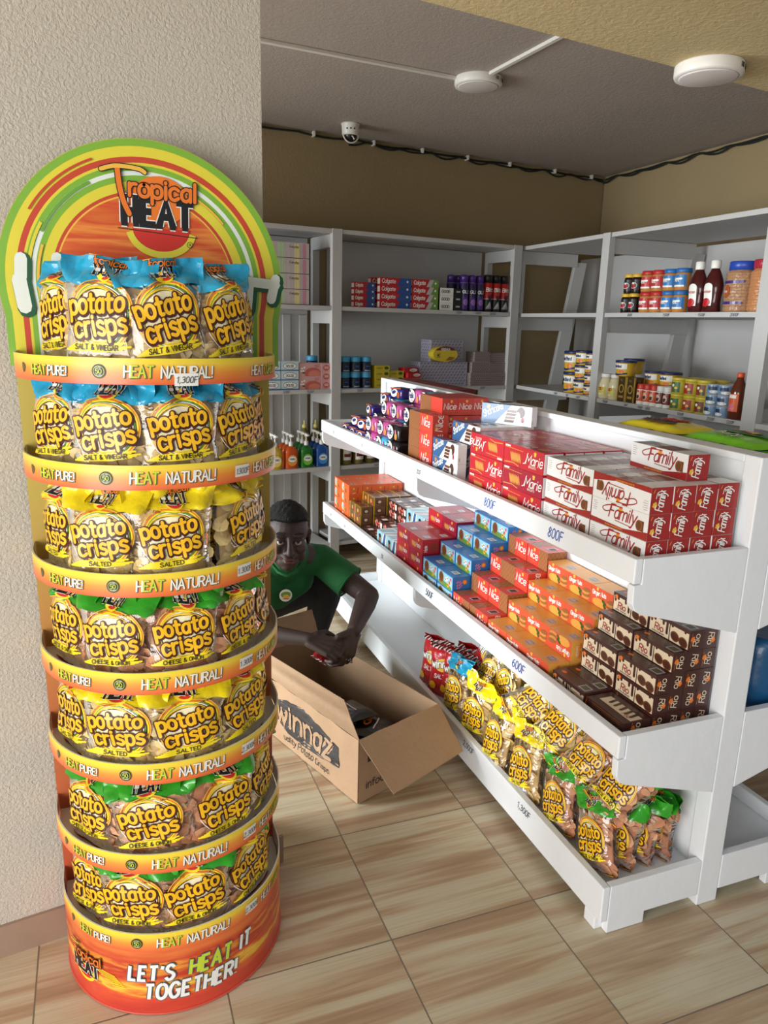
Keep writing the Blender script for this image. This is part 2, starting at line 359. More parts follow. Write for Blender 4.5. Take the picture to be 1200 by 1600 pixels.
# back wall runs through the corner (3.62, 5.03) at 8.4 degrees
b = MB(); b.box(-6.9, 0, 0, 0.12, 0.12, 2.62, TANWALL); struct(b.build('wall_back', loc=(3.62, 5.03, 0), rot=(0, 0, A8)))
b = MB(); b.box(3.62, -1.0, 0, 3.74, 5.02, 2.62, TANWALL); struct(b.build('wall_right'))
b = MB(); b.box(-3.2, 1.0, 2.55, 3.75, 5.3, 2.63, CEILP); struct(b.build('ceiling'))
b = MB(); b.box(-4.5, -1.25, 2.28, 3.1, 0, 2.549, BEAMP); struct(b.build('ceiling_beam', loc=(0.855, 2.052, 0), rot=(0, 0, math.radians(7.8))))
# front wall pier on the left: face through (0, 1.711) at 8.4 degrees, right edge at x = 0.375
b = MB(); b.box(-3.2, 0.0, 0, 0, 0.2, 2.279, STUCCO); struct(b.build('wall_front', loc=(0.375, 1.766, 0), rot=(0, 0, A8)))
b = MB(); TILEB = mat('skirting_tile', (156, 132, 114), 0.45, 0.14, 9.0)
for i in range(8): b.box(-3.2 + i * 0.4005 + 0.03, -0.009, 0.0, -3.2 + (i + 1) * 0.4005 + 0.028, 0.0, 0.084, TILEB)
struct(b.build('baseboard_front', loc=(0.375, 1.766, 0), rot=(0, 0, A8)))
# side wall far left with a wide opening (lintel and piers)
b = MB(); b.box(-3.2, 2.0, 2.15, -3.08, 5.0, 2.549, TANWALL); b.box(-3.2, 4.3, 0, -3.08, 5.0, 2.15, TANWALL); struct(b.build('wall_left'))

WHITE = mat('white_gloss_paint', (236, 238, 240), 0.42, 0.025, 6.0, bump=0.12, bscale=26)
OLDWHITE = mat('white_shelf_paint', (192, 190, 188), 0.5, 0.04, 5.0, bump=0.15, bscale=30)
PLASTIC = mat('white_plastic', (226, 222, 216), 0.4, 0.02); DIFF = mat('lamp_diffuser', (216, 208, 206), 0.5, 0.02)
BLACKP = mat('black_plastic', (16, 17, 18), 0.3, 0.05); DARKC = mat('dark_cable', (26, 34, 30), 0.6, 0.05)
# round surface lamps
def round_lamp(loc, r, h, label):
    t = tag(empty('ceiling_lamp', loc), label, 'ceiling lamp')
    b = MB(); b.lathe([(r * 0.985, 0), (r, -0.004), (r, -h + 0.006), (r * 0.97, -h), (r * 0.86, -h - 0.001)], PLASTIC, 48)
    for a in (-70, -66, -62, -52, -42, -38, -34):
        aa = math.radians(a); b.box(0, 0, 0, 0, 0, 0, BLACKP) if False else b.tube([(r * 1.002 * math.cos(aa), r * 1.002 * math.sin(aa), -h * .3), (r * 1.002 * math.cos(aa), r * 1.002 * math.sin(aa), -h * .68)], 0.0016, BLACKP, 5)
    b.build('housing', t)
    b = MB(); b.lathe([(r * 0.87, -h - 0.0012), (r * 0.8, -h - 0.004), (0.001, -h - 0.006)], DIFF, 48); b.build('diffuser', t)
    return t
round_lamp((1.885, 2.12, 2.28), 0.105, 0.036, 'round white surface lamp under the beige beam at top right')
round_lamp((1.715, 3.39, 2.55), 0.108, 0.036, 'round white surface lamp on the ceiling where two cable ducts meet')
# cable ducts
def duct(p, q, label):
    p, q = Vector(p), Vector(q); d = q - p; a = math.atan2(d.y, d.x)
    b = MB(); b.box(0, -0.011, -0.014, d.length, 0.011, 0, PLASTIC)
    tag(b.build('cable_duct', loc=p, rot=(0, 0, a), bevel=0.002), label, 'cable duct')
duct((-0.4, 3.22, 2.5495), (1.61, 3.41, 2.5495), 'long white cable duct from the left pier to the round ceiling lamp')
duct((1.722, 3.285, 2.5495), (1.775, 2.35, 2.5495), 'short white cable duct from the ceiling lamp to the beam')
# dome camera
t = tag(empty('security_camera', (1.445, 4.42, 2.55)), 'small white dome security camera with dark lens on the ceiling', 'security camera')
b = MB(); b.lathe([(.053, 0), (.053, -.008), (.05, -.012), (.047, -.055), (.043, -.062)], PLASTIC, 28)
for a in (-130, -105, -80): b.tube([(.0475 * math.cos(math.radians(a)), .0475 * math.sin(math.radians(a)), -.03), (.05 * math.cos(math.radians(a)), .05 * math.sin(math.radians(a)), -.036)], .004, BLACKP, 6)
b.build('housing', t)
b = MB(); b.sphere((0, 0, -.058), (.039, .039, .036), BLACKP, 20, 12); b.build('dome', t)
b = MB(); b.tube([(-.045 * math.cos(k * PI / 8), -.012, -.058 - .043 * math.sin(k * PI / 8)) for k in range(9)], .004, PLASTIC, 6)
b.tube([(-.01, -.03, -.06), (.005, -.037, -.075), (.012, -.033, -.085)], .004, PLASTIC, 6); b.build('bracket', t)
# cables along the top of the walls
def wall_cable(p, q, seed, sag, label, zoff):
    rnd = random.Random(seed); p, q = Vector(p), Vector(q); n = 60; P = []
    ph = rnd.random() * 6
    for i in range(n + 1):
        t_ = i / n; v = p.lerp(q, t_); v.z += zoff - sag * abs(math.sin(t_ * PI * 9 + ph)) - sag * .3 * math.sin(t_ * 40 + ph); P.append(v)
    b = MB(); b.tube(P, 0.006, DARKC, 6); return tag(b.build('wall_cable'), label, 'cable', 'cables along the wall tops')
cc = Vector((3.62, 5.03, 0))
def on_back(s, off): v = cc + DX * s - DN * off; return v
for i, (zo, sg) in enumerate([(2.536, .010), (2.530, .022)]):
    a = on_back(-3.4 if i == 0 else -2.12, .012 + .013 * i); e = on_back(-.02, .012 + .013 * i)
    w_ = wall_cable((a.x, a.y, 0), (e.x, e.y, 0), 3 + i, sg, ['long black cable clipped along the top of the back wall', 'black cable from the security camera along the back wall top'][i], zo)
    CABLES = [w_] if i == 0 else CABLES + [w_]
    wall_cable((3.606 - .013 * i, 5.0, 0), (3.606 - .013 * i, 2.6, 0), 7 + i, sg, ['upper black cable clipped along the top of the right wall', 'lower black cable sagging along the top of the right wall'][i], zo)
for s in [-3.0, -2.7, -2.35, -1.95, -1.6, -1.25, -.9, -.5, -.15]:
    b = MB(); v = on_back(s, .016); b.box(v.x - .006, v.y - .026, 2.517, v.x + .006, v.y + .02, 2.545, PLASTIC); b.build('clip', CABLES[0])

# ------------------------------------------------------------ wall shelving behind
def part(mb, name, root, bevel=0.002, mw=None):
    o = mb.build(name, root, bevel=bevel)
    return o
PENB = mat('pen_ink', (38, 44, 84), 0.6, 0.05)
SHELF_Z = [0.12, 0.605, 1.074, 1.553, 1.977]
T = .024
BS = empty('wall_shelf', (1.382, 4.342, 0), (0, 0, A8)); tag(BS, 'white painted shelving along the back wall with open frames', 'shelf unit')
for x0, x1, key in ((-1.36, -.064, 'l'), (-.0, 1.245, 'r')):
    for z in SHELF_Z:
        b = MB(); b.box(x0, 0.004, z - T, x1, .335, z, OLDWHITE); part(b, 'shelf_board', BS)
for px in (-1.42, -.064, 1.245):
    b = MB(); b.box(px, 0, 0, px + (.066 if px > 1 else .063), .035, 1.979, OLDWHITE); part(b, 'post', BS)
    b = MB(); b.box(px + .01, .30, 0, px + .055, .334, 1.95, OLDWHITE); part(b, 'post', BS)
    for z in SHELF_Z:
        b = MB(); b.box(px + .004, .036, z - T - .075, px + .034, .299, z - T - .001, OLDWHITE); part(b, 'rail', BS)
        if px > 0 or px < -1: continue
for x0, x1 in ((-1.36, -.07), (0.06, 1.235)):
    b = MB(); b.box(x0, .3405, .1, x1, .346, 1.95, OLDWHITE); part(b, 'back_panel', BS)
for x in (-.48, -.36, -.24, -.13):
    b = MB(); b.box(x, .3255, .14, x + .05, .34, 1.5, OLDWHITE); part(b, 'batten', BS)
def price(root, txt, u, v, h, fn, m=PENB):
    a = Art(); a.text(txt, u, v, h, h * .13, m, slant=.15, align='c'); mb = MB(); a.emit(mb, fn, base=.0004); o = mb.build('price_mark', root); return o
for s, zi, tx in ((.02 + .11, 2, '500F'), (.98, 3, '1200F'), (1.1, 3, '2000F'), (.83, 3, '1500F'), (1.05, 2, '800F'), (-.2, 2, '1500F'), (-.35, 2, '500F'), (.25, 1, '900F')):
    price(BS, tx, s, SHELF_Z[zi] - .018, .013, lambda u, v, o: (u, .004 - o, v))

RS = empty('wall_shelf', (2.70, 3.2, 0)); tag(RS, 'white painted shelving along the right wall with slanted back braces', 'shelf unit')
RZ = [0.12, 0.6, 1.076, 1.551, 1.977]
for y0, y1 in ((-2.2, -.70), (-.62, .44), (.52, 1.38)):
    for z in RZ:
        b = MB(); b.box(0.003, y0, z - T, .60, y1, z, OLDWHITE); part(b, 'shelf_board', RS)
for py, w, bx in ((-.70, .08, .72), (.45, .065, .66), (1.385, .04, .50)):
    b = MB(); b.box(0, py, 0, .04, py + w, 1.979, OLDWHITE); part(b, 'post', RS)
    b = MB()   # slanted brace: its back edge leans towards the aisle as it goes down
    b.prism([(bx - .36, .02), (bx - .25, .02), (bx + .03, 1.9), (bx - .06, 1.9)], py + .012, py + .045, OLDWHITE); part(b, 'slanted_brace', RS)
    for z in RZ:
        b = MB(); b.box(.041, py + .005, z - T - .085, bx - .05, py + .03, z - T - .001, OLDWHITE); part(b, 'rail', RS)
b = MB(); b.box(.70, -2.2, .1, .706, 1.72, 1.95, OLDWHITE); part(b, 'back_panel', RS)
for y, zi, tx in ((.62, 2, '600F'), (.74, 2, '750F'), (.86, 2, '500F'), (.36, 2, '1500F'), (.18, 2, '900F'), (.06, 2, '500F'), (0, 2, '500F'), (-.24, 2, '1000F'), (-.44, 2, '2500F'), (-.56, 2, '1200F'),
                  (.22, 3, '800F'), (-.06, 3, '1500F'), (-.3, 3, '1500F'), (-.5, 3, '2000F')):
    price(RS, tx, -y, RZ[zi] - .019, .013, lambda u, v, o: (.003 - o, -u, v))
# ------------------------------------------------------------ the double-sided gondola shelf in the middle
GX0, GX1, GY0, GY1 = 1.388, 1.455, 1.25, 3.685
GO = empty('gondola_shelf', (1.42, 2.45, 0)); tag(GO, 'white painted three tier double sided wooden gondola shelf on the tiled floor', 'gondola shelf')
def gp(mb, name, bevel=0.003):
    o = mb.build(name, GO, bevel=bevel); o.location = (-1.42, -2.45, 0); return o
SURF = [.945, .507, .095]; LIPZ = [.98, .55, .137]; LIPX = [1.069, 1.079, 1.082]
b = MB(); b.box(1.40, GY0 + .05, .04, 1.44, GY1 - .05, 1.188, WHITE); gp(b, 'spine_panel')
b = MB(); b.box(1.389, GY0 + .05, 1.172, 1.454, GY1 - .05, 1.19, WHITE); gp(b, 'top_rail')
for y in (GY0, 2.435, GY1 - .065):
    b = MB(); b.box(GX0, y, 0, GX1, y + .05 + (.015 if y > 3 else 0), 1.19, WHITE); gp(b, 'post')
def mirror(x, side): return x if side < 0 else 2 * 1.4215 - x
for side in (-1, 1):
    for k in range(3):
        zt, zs, lx = LIPZ[k], SURF[k], LIPX[k]
        def X(a, b_): a, b_ = mirror(a, side), mirror(b_, side); return min(a, b_), max(a, b_)
        b = MB(); x0, x1 = X(lx + .022, 1.4); b.box(x0, GY0 + .0215, zs - .018, x1, GY1 - .0215, zs, WHITE); gp(b, 'shelf_board')
        b = MB(); x0, x1 = X(lx, lx + .0215); b.box(x0, GY0, zt - (.058 if k < 2 else .1), x1, GY1, zt, WHITE); gp(b, 'front_lip')
        # end boards and middle bracket
        for y0, y1, top in ((GY0, GY0 + .021, zt - .001), (2.45, 2.472, zs - .019), (GY1 - .021, GY1, zt - .001)):
            if k < 2:
                zl = zt - .127
                pts = [(lx + .0225, top), (lx + .0225, zt - .06), (lx + .002, zt - .061), (lx + .004, zl + .022), (lx + .012, zl + .006), (lx + .03, zl - .004), (1.387, zl - .085), (1.387, top)]
            elif y0 == 2.45: continue
            else:
                pts = [(lx + .0225, top), (lx + .0225, 0.001), (1.217, .001), (1.217, .034), (1.387, .034), (1.387, top)]
            pts = [(mirror(a, side), z) for a, z in pts]
            b = MB(); b.prism(pts, y0, y1, WHITE); gp(b, 'end_board' if top > zs else 'bracket', .002)
        if k == 2:
            for y0 in (GY0, 2.42, GY1 - .065):
                x0, x1 = X(lx + .001, lx + .03); b = MB(); b.box(x0, y0 if y0 > GY0 else GY0 + .0215, 0, x1, y0 + .065, .036 if y0 != GY0 else .0365, WHITE); gp(b, 'foot')
for i, y in enumerate((2.0, 2.9)):
    b = MB(); b.box(1.39, y, .0, 1.45, y + .06, .076, WHITE); gp(b, 'foot')
INKB = mat('blue_pen', (52, 84, 170), 0.6, 0.05); INKD = mat('dark_pen', (40, 44, 70), 0.6, 0.05)
def lip_mark(txt, y, k, h, m=INKB, dz=.0, sl=.25):
    a = Art(); a.text(txt, 0, 0, h, h * .11, m, slant=sl, align='c', gap=2.4, sx=.8)
    mb = MB(); a.emit(mb, lambda u, v, o: (LIPX[k] - o, y - u, LIPZ[k] - .04 + dz + v), base=.0004); gp(mb, 'price_mark', 0)
for t_, y, k, h, m in (('800F', 1.905, 0, .026, INKB), ('800F', 1.558, 0, .026, INKB), ('200F', 2.43, 0, .015, INKD), ('50', 3.05, 0, .013, INKD), ('100', 3.47, 0, .012, INKD),
                       ('500F', 2.32, 1, .024, INKD), ('600F', 1.70, 1, .026, INKB), ('50', 2.80, 1, .017, INKD), ('200', 3.31, 1, .012, INKD), ('100', 3.54, 1, .012, INKD),
                       ('2,000F', 1.97, 2, .02, INKD), ('1,300F', 1.62, 2, .02, INKD)):
    lip_mark(t_, y, k, h, m)
# ------------------------------------------------------------ crisp bags
def film_mat():
    m = bpy.data.materials.new('clear_film'); m.use_nodes = True; nt = m.node_tree; N = nt.nodes; L = nt.links
    N.remove(N['Principled BSDF']); out = N['Material Output']
    tr = N.new('ShaderNodeBsdfTransparent'); tr.inputs[0].default_value = (.97, .965, .95, 1)
    gl = N.new('ShaderNodeBsdfGlossy'); gl.inputs['Roughness'].default_value = .09; gl.inputs[0].default_value = (.95, .97, 1, 1)
    lw = N.new('ShaderNodeLayerWeight'); lw.inputs['Blend'].default_value = .28
    ma = N.new('ShaderNodeMath'); ma.operation = 'MULTIPLY_ADD'; L.new(lw.outputs['Fresnel'], ma.inputs[0]); ma.inputs[1].default_value = .75; ma.inputs[2].default_value = .05; ma.use_clamp = True
    tc = N.new('ShaderNodeTexCoord'); nz = N.new('ShaderNodeTexNoise'); nz.inputs['Scale'].default_value = 15; nz.inputs['Detail'].default_value = 2; nz.inputs['Distortion'].default_value = 1.6
    L.new(tc.outputs['Object'], nz.inputs[0]); bp = N.new('ShaderNodeBump'); bp.inputs['Strength'].default_value = .6; bp.inputs['Distance'].default_value = .012
    L.new(nz.outputs['Fac'], bp.inputs['Height']); L.new(bp.outputs[0], gl.inputs['Normal']); L.new(bp.outputs[0], lw.inputs['Normal'])
    mx = N.new('ShaderNodeMixShader'); L.new(ma.outputs[0], mx.inputs[0]); L.new(tr.outputs[0], mx.inputs[1]); L.new(gl.outputs[0], mx.inputs[2]); L.new(mx.outputs[0], out.inputs[0]); return m
FILM = film_mat()
CRISP = {'salt': mat('pale_crisp', (226, 196, 142), .6, .16, 30, bump=.15, bscale=90), 'plain': mat('golden_crisp', (230, 202, 138), .6, .16, 30, bump=.15, bscale=90), 'onion': mat('orange_crisp', (214, 156, 114), .6, .2, 30, bump=.15, bscale=90)}
CRISP2 = {'salt': mat('pale_crisp_brown', (202, 162, 104), .6, .2, 45), 'plain': mat('golden_crisp_brown', (208, 168, 100), .6, .2, 45), 'onion': mat('orange_crisp_brown', (192, 124, 84), .6, .2, 45)}
HEADC = {'salt': mat('bag_header_blue', (30, 160, 200), .3, .05, 30, bump=.5, bscale=28, coat=.6), 'plain': mat('bag_header_yellow', (240, 214, 20), .3, .05, 30, bump=.5, bscale=28, coat=.6), 'onion': mat('bag_header_green', (48, 158, 34), .3, .05, 30, bump=.5, bscale=28, coat=.6)}
YEL = mat('print_yellow', (246, 188, 26), .35, .03, 30, coat=.3); BRN = mat('print_brown', (74, 28, 14), .4, .05); WHT = mat('print_white', (242, 240, 232), .4, .02)
ORG = mat('print_orange', (232, 120, 36), .4, .05); RED = mat('print_red', (206, 48, 36), .4, .05); GRN = mat('print_green', (104, 160, 52), .4, .05); BLK = mat('print_black', (22, 20, 20), .4, .05)
GOLD = mat('print_gold', (236, 184, 70), .4, .05); BRIGHTY = mat('print_bright_yellow', (250, 222, 40), .35, .04); DGRN = mat('print_dark_green', (20, 84, 50), .4, .05); DRED = mat('print_dark_red', (150, 30, 24), .4, .05)
CREAMP = mat('print_cream', (246, 232, 190), .4, .03)

def heat_logo(a, u, v, w, layer=6):
    """the two line brand mark, w wide, centred on (u, v)"""
    k = w / 10.0
    a.disc(u + .0 * k, v - 1.7 * k, 2.9 * k, 2.0 * k, BRIGHTY, layer, 20); a.disc(u, v - 1.5 * k, 2.4 * k, 1.5 * k, RED, layer + 1, 18)
    a.stroke([(u - 4.6 * k, v - 1.7 * k), (u + 4.8 * k, v - 2.0 * k)], .14 * k, BLK, layer + 2)
    a.text('HEAT', u + .2 * k, v - 1.5 * k, 3.0 * k, .72 * k, BLK, layer + 3, sx=.66, align='c', gap=3.6, serif=True, outline=(.35 * k, WHT), caps=False)
    a.text('ropical', u + .9 * k, v + 1.7 * k, 2.2 * k, .34 * k, ORG, layer + 7, sx=.95, align='c', gap=1.6, outline=(.34 * k, BLK))
    a.stroke([(u - 4.6 * k, v + 4.2 * k), (u - 1.6 * k, v + 4.5 * k)], .62 * k, BLK, layer + 8); a.stroke([(u - 4.6 * k, v + 4.2 * k), (u - 1.6 * k, v + 4.5 * k)], .36 * k, GOLD, layer + 9)
    a.stroke([(u - 3.1 * k, v + 4.3 * k), (u - 3.0 * k, v + 2.4 * k), (u - 2.6 * k, v + .8 * k)], .62 * k, BLK, layer + 8); a.stroke([(u - 3.1 * k, v + 4.3 * k), (u - 3.0 * k, v + 2.4 * k), (u - 2.6 * k, v + .8 * k)], .36 * k, ORG, layer + 9)

class BagShape:
    def __init__(s, W, H, Tk, seed, hd=.72, lean=0.0):
        s.W, s.H, s.T, s.seed, s.hd = W, H, Tk, seed, hd; s.off = Vector((seed * 3.7, seed * 1.9, seed * .7)); s.lean = lean
    def point(s, u, v, side, off=0.0, flat=False):
        """u, v in metres on the sheet, side -1 front, +1 back"""
        a = max(-1, min(1, 2 * u / s.W)); t = max(0.0, min(1.0, v / s.H))
        body = math.sin(PI * min(1, t / s.hd) ** .62) ** .55 if t < s.hd else 0.0
        body = (max(0, 1 - (2 * min(t / (s.hd + .12), 1) - 1) ** 4)) ** .6
        th = s.T * .5 * body * max(0, 1 - abs(a) ** 3.2) ** .55
        wid = 1 - .10 * math.sin(PI * min(1, t / .8)) + (.07 * (t - s.hd) / (1 - s.hd) if t > s.hd else 0)
        n1 = noise.noise(Vector((u * 26, v * 20, side * 2.0)) + s.off); n2 = noise.noise(Vector((u * 70, v * 52, side * 5.0)) + s.off)
        if flat: n2 = 0.0
        amp = .006 + (.008 if t > s.hd else 0)
        y = side * (th + off) + (n1 * amp + n2 * .0025) * (1 if side < 0 else .8) * (1 - abs(a) ** 6 * .6)
        if t > s.hd: y = side * (off + max(th, .0015)) + (n1 * 2.0 + .5 * n2) * amp * 1.2 + .004 * math.sin(u * 90 + s.seed) * (t - s.hd) * 3
        if t > s.hd: y += s.lean * ((t - s.hd) / (1 - s.hd)) ** 1.6
        z = t * s.H + noise.noise(Vector((u * 18, side, 4)) + s.off) * .006 * t
        return (u * wid, y, z)

def make_bag_meshes(flav, W, H, Tk, seed, lean=0.0, hd=.74, cf=.40):
    S = BagShape(W, H, Tk, seed, hd, lean); rnd = random.Random(seed * 17 + 3); H1 = hd * H
    film = MB()
    for side in (-1, 1):
        film.grid(lambda u, v: S.point((u - .5) * W * -side * -1, v * H1, side), 16, 16, FILM) if side < 0 else film.grid(lambda u, v: S.point((.5 - u) * W, v * H1, side), 16, 16, FILM)
    head = MB()
    for side in (-1, 1):
        head.grid(lambda u, v: S.point((u - .5) * W * -side if side < 0 else (.5 - u) * W, H1 + v * (H - H1) + (.004 * math.sin(u * 9 + seed) * (1 - v)), side, .0004), 22, 9, HEADC[flav])
    a = Art(.005); heat_logo(a, rnd.uniform(-.01, .01), H1 + (H - H1) * .52, W * .34, 1); a.emit(head, lambda u, v, o: S.point(u, v, -1, o, True), base=.0036, step=.0004)
    cr = MB()
    # the filling: an inner lump and curved crisps pressed against the film
    def core(u, v):
        an = u * 2 * PI; t = .02 + v * .80; p = S.point(math.cos(an) * W * .44, t * H, -1); q = S.point(math.cos(an) * W * .44, t * H, 1)
        k = .5 + .5 * math.sin(an) * .9; sh = 1 if v < .9 else (1 - v) * 10
        mx = (p[0], p[1] + (q[1] - p[1]) * k, p[2] + noise.noise(Vector((an, v * 9, seed))) * .004); c = S.point(0, t * H, 1)
        return (mx[0] * (.4 + .6 * sh) * .95, mx[1] * .72 * sh, mx[2])
    cr.grid(core, 20, 12, CRISP2[flav], True, True)
    for side, cnt in ((-1, 50), (1, 22)):
        for i in range(cnt):
            u = rnd.uniform(-.43, .43) * W; v = rnd.uniform(.04, hd - .01) * H; p = Vector(S.point(u, v, side, -.0065 - rnd.random() * .006))
            nrm = Vector((rnd.gauss(u / W * 1.1, .5), side * 1.0, rnd.gauss(0, .5))).normalized(); R = nrm.to_track_quat('Z', 'Y').to_matrix()
            r = rnd.uniform(.015, .025); cv = rnd.uniform(3, 10); tw = rnd.uniform(0, 6); e = rnd.uniform(.75, 1)
            def disc(uu, vv, r=r, cv=cv, e=e, tw=tw, R=R, p=p, side=side):
                an = uu * 2 * PI; rr = r * vv * (1 + .08 * math.sin(3 * an + tw)); x, y = rr * math.cos(an), rr * e * math.sin(an)
                q = p + R @ Vector((x, y, -cv * x * x + cv * .6 * y * y))
                lim = S.point(max(-W * .49, min(W * .49, q.x)), max(0, min(H1, q.z)), side, -.0022)[1]
                if side < 0: q.y = max(q.y, lim)
                else: q.y = min(q.y, lim)
                q.z = max(q.z, .002); return q
            cr.grid(disc, 9, 2, CRISP[flav] if rnd.random() < .7 else CRISP2[flav], True, True)
    a = Art(.006); cv = H * cf
    a.disc(0, cv, W * .28, W * .28, CREAMP, 0, 28, 5)
    for r, w, m in ((.395, .009, WHT), (.38, .012, GOLD), (.362, .016, ORG), (.344, .018, BRIGHTY), (.327, .010, GRN if flav != 'onion' else GOLD), (.315, .012, WHT), (.30, .012, GOLD), (.285, .014, BRIGHTY)):
        a.arc(.004 * math.sin(r * 40), cv + .002, W * r, W * w, m, 1, 200 if r > .38 else 0, 520 - (150 if r > .38 else 160), 30)
    tl = W * .043
    a.text('potato', -W * .03, cv + W * .035, W * .205, tl * .92, YEL, 3, sx=.72, gap=2.2, align='c', rot=.14, outline=(W * .03, BRN), shadow=(W * .006, -W * .010, W * .042, BRN))
    a.text('crisps', W * .04, cv - W * .195, W * .215, tl * .92, YEL, 6, sx=.76, gap=2.2, align='c', rot=.17, outline=(W * .03, BRN), shadow=(W * .006, -W * .010, W * .042, BRN))
    fl = {'salt': 'SALT & VINEGAR', 'plain': 'SALTED', 'onion': 'CHEESE & ONION'}[flav]
    yb = cv - W * .335
    for k in range(5): a.stroke([(-W * (.40 - .03 * k), yb + (k - 2) * .0026 - .002), (0, yb + (k - 2) * .003), (W * (.28 + .05 * (k % 3)), yb + .006 + (k - 2) * .003)], .0038, BRIGHTY, 3)
    a.text(fl, -W * .02, yb - W * .024, W * .055, W * .0095, BLK, 5, align='c', rot=.05, gap=2.2, sx=1.0 if flav == 'plain' else .8)
    if flav != 'salt':
        a.stroke([(-W * .45, H * .014), (0, H * .022), (W * .45, H * .014)], .006, RED, 1); a.stroke([(-W * .45, H * .03), (-W * .2, H * .02), (W * .45, H * .034)], .003, BRIGHTY, 2)
    else: a.stroke([(-W * .45, H * .02), (0, H * .028), (W * .45, H * .02)], .004, BRIGHTY, 1)
    pr = MB(); a.emit(pr, lambda u, v, o: S.point(u, v, -1, o, True), base=.0026, step=.0005)
    # plain white back label edge seen from the side
    a = Art(.012); a.rect(-W * .32, H * .12, W * .32, H * .5, WHT, 0, 6, 6); a.text('potato', 0, H * .36, W * .12, W * .02, YEL, 1, align='c', sx=.9, outline=(W * .014, BRN))
    for k in range(5): a.stroke([(-W * .25, H * (.17 + .03 * k)), (W * .25, H * (.17 + .03 * k))], .0015, BLK, 1)
    a.emit(pr, lambda u, v, o: S.point(-u, v, 1, o), base=.0012, step=.00013)
    return [('film', film.mesh('film')), ('crisps', cr.mesh('crisps')), ('header', head.mesh('header')), ('print', pr.mesh('print'))]
BAGM = {}
def bag_protos(flav, n, W, H, Tk, key, lean=0.0, hd=.74, cf=.40):
    BAGM[(flav, key)] = [make_bag_meshes(flav, W, H, Tk, 11 * (i + 1) + len(flav) * 5 + len(key), lean, hd, cf) for i in range(n)]
def place_bag(flav, key, i, loc, rot, label, group=None, scale=1.0):
    t = empty('crisps_bag', loc, rot); tag(t, label, 'bag of crisps', group)
    t.scale = (scale,) * 3
    for nm, me in BAGM[(flav, key)][i % len(BAGM[(flav, key)])]:
        o = bpy.data.objects.new(nm, me); COL.objects.link(o); o.parent = t
        if nm == 'crisps': o['kind'] = 'stuff'
    return t
for fl_ in ('salt', 'plain', 'onion'):
    bag_protos(fl_, 3, .160, .212 if fl_ != 'salt' else .208, .060, 'ring', lean=.012, hd=.765, cf=.515)
    bag_protos(fl_, 3, .165, .245, .072, 'shelf', lean=-.010, hd=.76, cf=.42)
# ------------------------------------------------------------ round cardboard crisp display stand
CX, CY, RR = .11, 1.625, .25
DS = empty('display_stand', (CX, CY, 0)); tag(DS, 'tall half round cardboard crisps display stand with seven tiers by the cream wall', 'display stand')
def dp(mb, name, bevel=0):
    o = mb.build(name, DS, bevel=bevel); o.location = (-CX, -CY, 0); return o
def ringpt(s, r, z):
    """s: arc length at radius RR measured from the front; beyond the half circle the ring runs straight back"""
    a = s / RR; 
    if a < -PI / 2: return (CX - r, CY + (-PI / 2 - a) * RR, z)
    if a > PI / 2: return (CX + r, CY + (a - PI / 2) * RR, z)
    return (CX + r * math.sin(a), CY - r * math.cos(a), z)
BANDM = ramp_mat('band_print', [(0.0, (226, 96, 62)), (.45, (240, 150, 60)), (.8, (246, 208, 70)), (1.0, (238, 216, 60))], 'Z', .3, .1)
INNER = mat('display_inner_card', (196, 160, 60), .6, .08, 8); CARDW = mat('display_card_edge', (230, 226, 214), .6, .03)
SMAX = RR * PI / 2 + .036
def band(z0, z1, mb, m, r=RR, th=.003):
    mb.grid(lambda u, v: ringpt((u - .5) * 2 * SMAX, r, z0 + v * (z1 - z0)), 56, 6, m)
    mb.grid(lambda u, v: ringpt((.5 - u) * 2 * SMAX, r - th, z0 + v * (z1 - z0)), 56, 1, CARDW)
    mb.grid(lambda u, v: ringpt((u - .5) * 2 * SMAX, r - th * v, z1), 56, 1, CARDW)
TIERS = [1.347, 1.160, .957, .759, .564, .358, .165]   # underside of each band, from the top
ringfn = lambda z: (lambda u, v, o: ringpt(u, RR + o, z + v))
LIME = mat('print_lime', (196, 214, 60), .35, .04); GREY = mat('print_grey_shadow', (96, 92, 60), .5, .05)
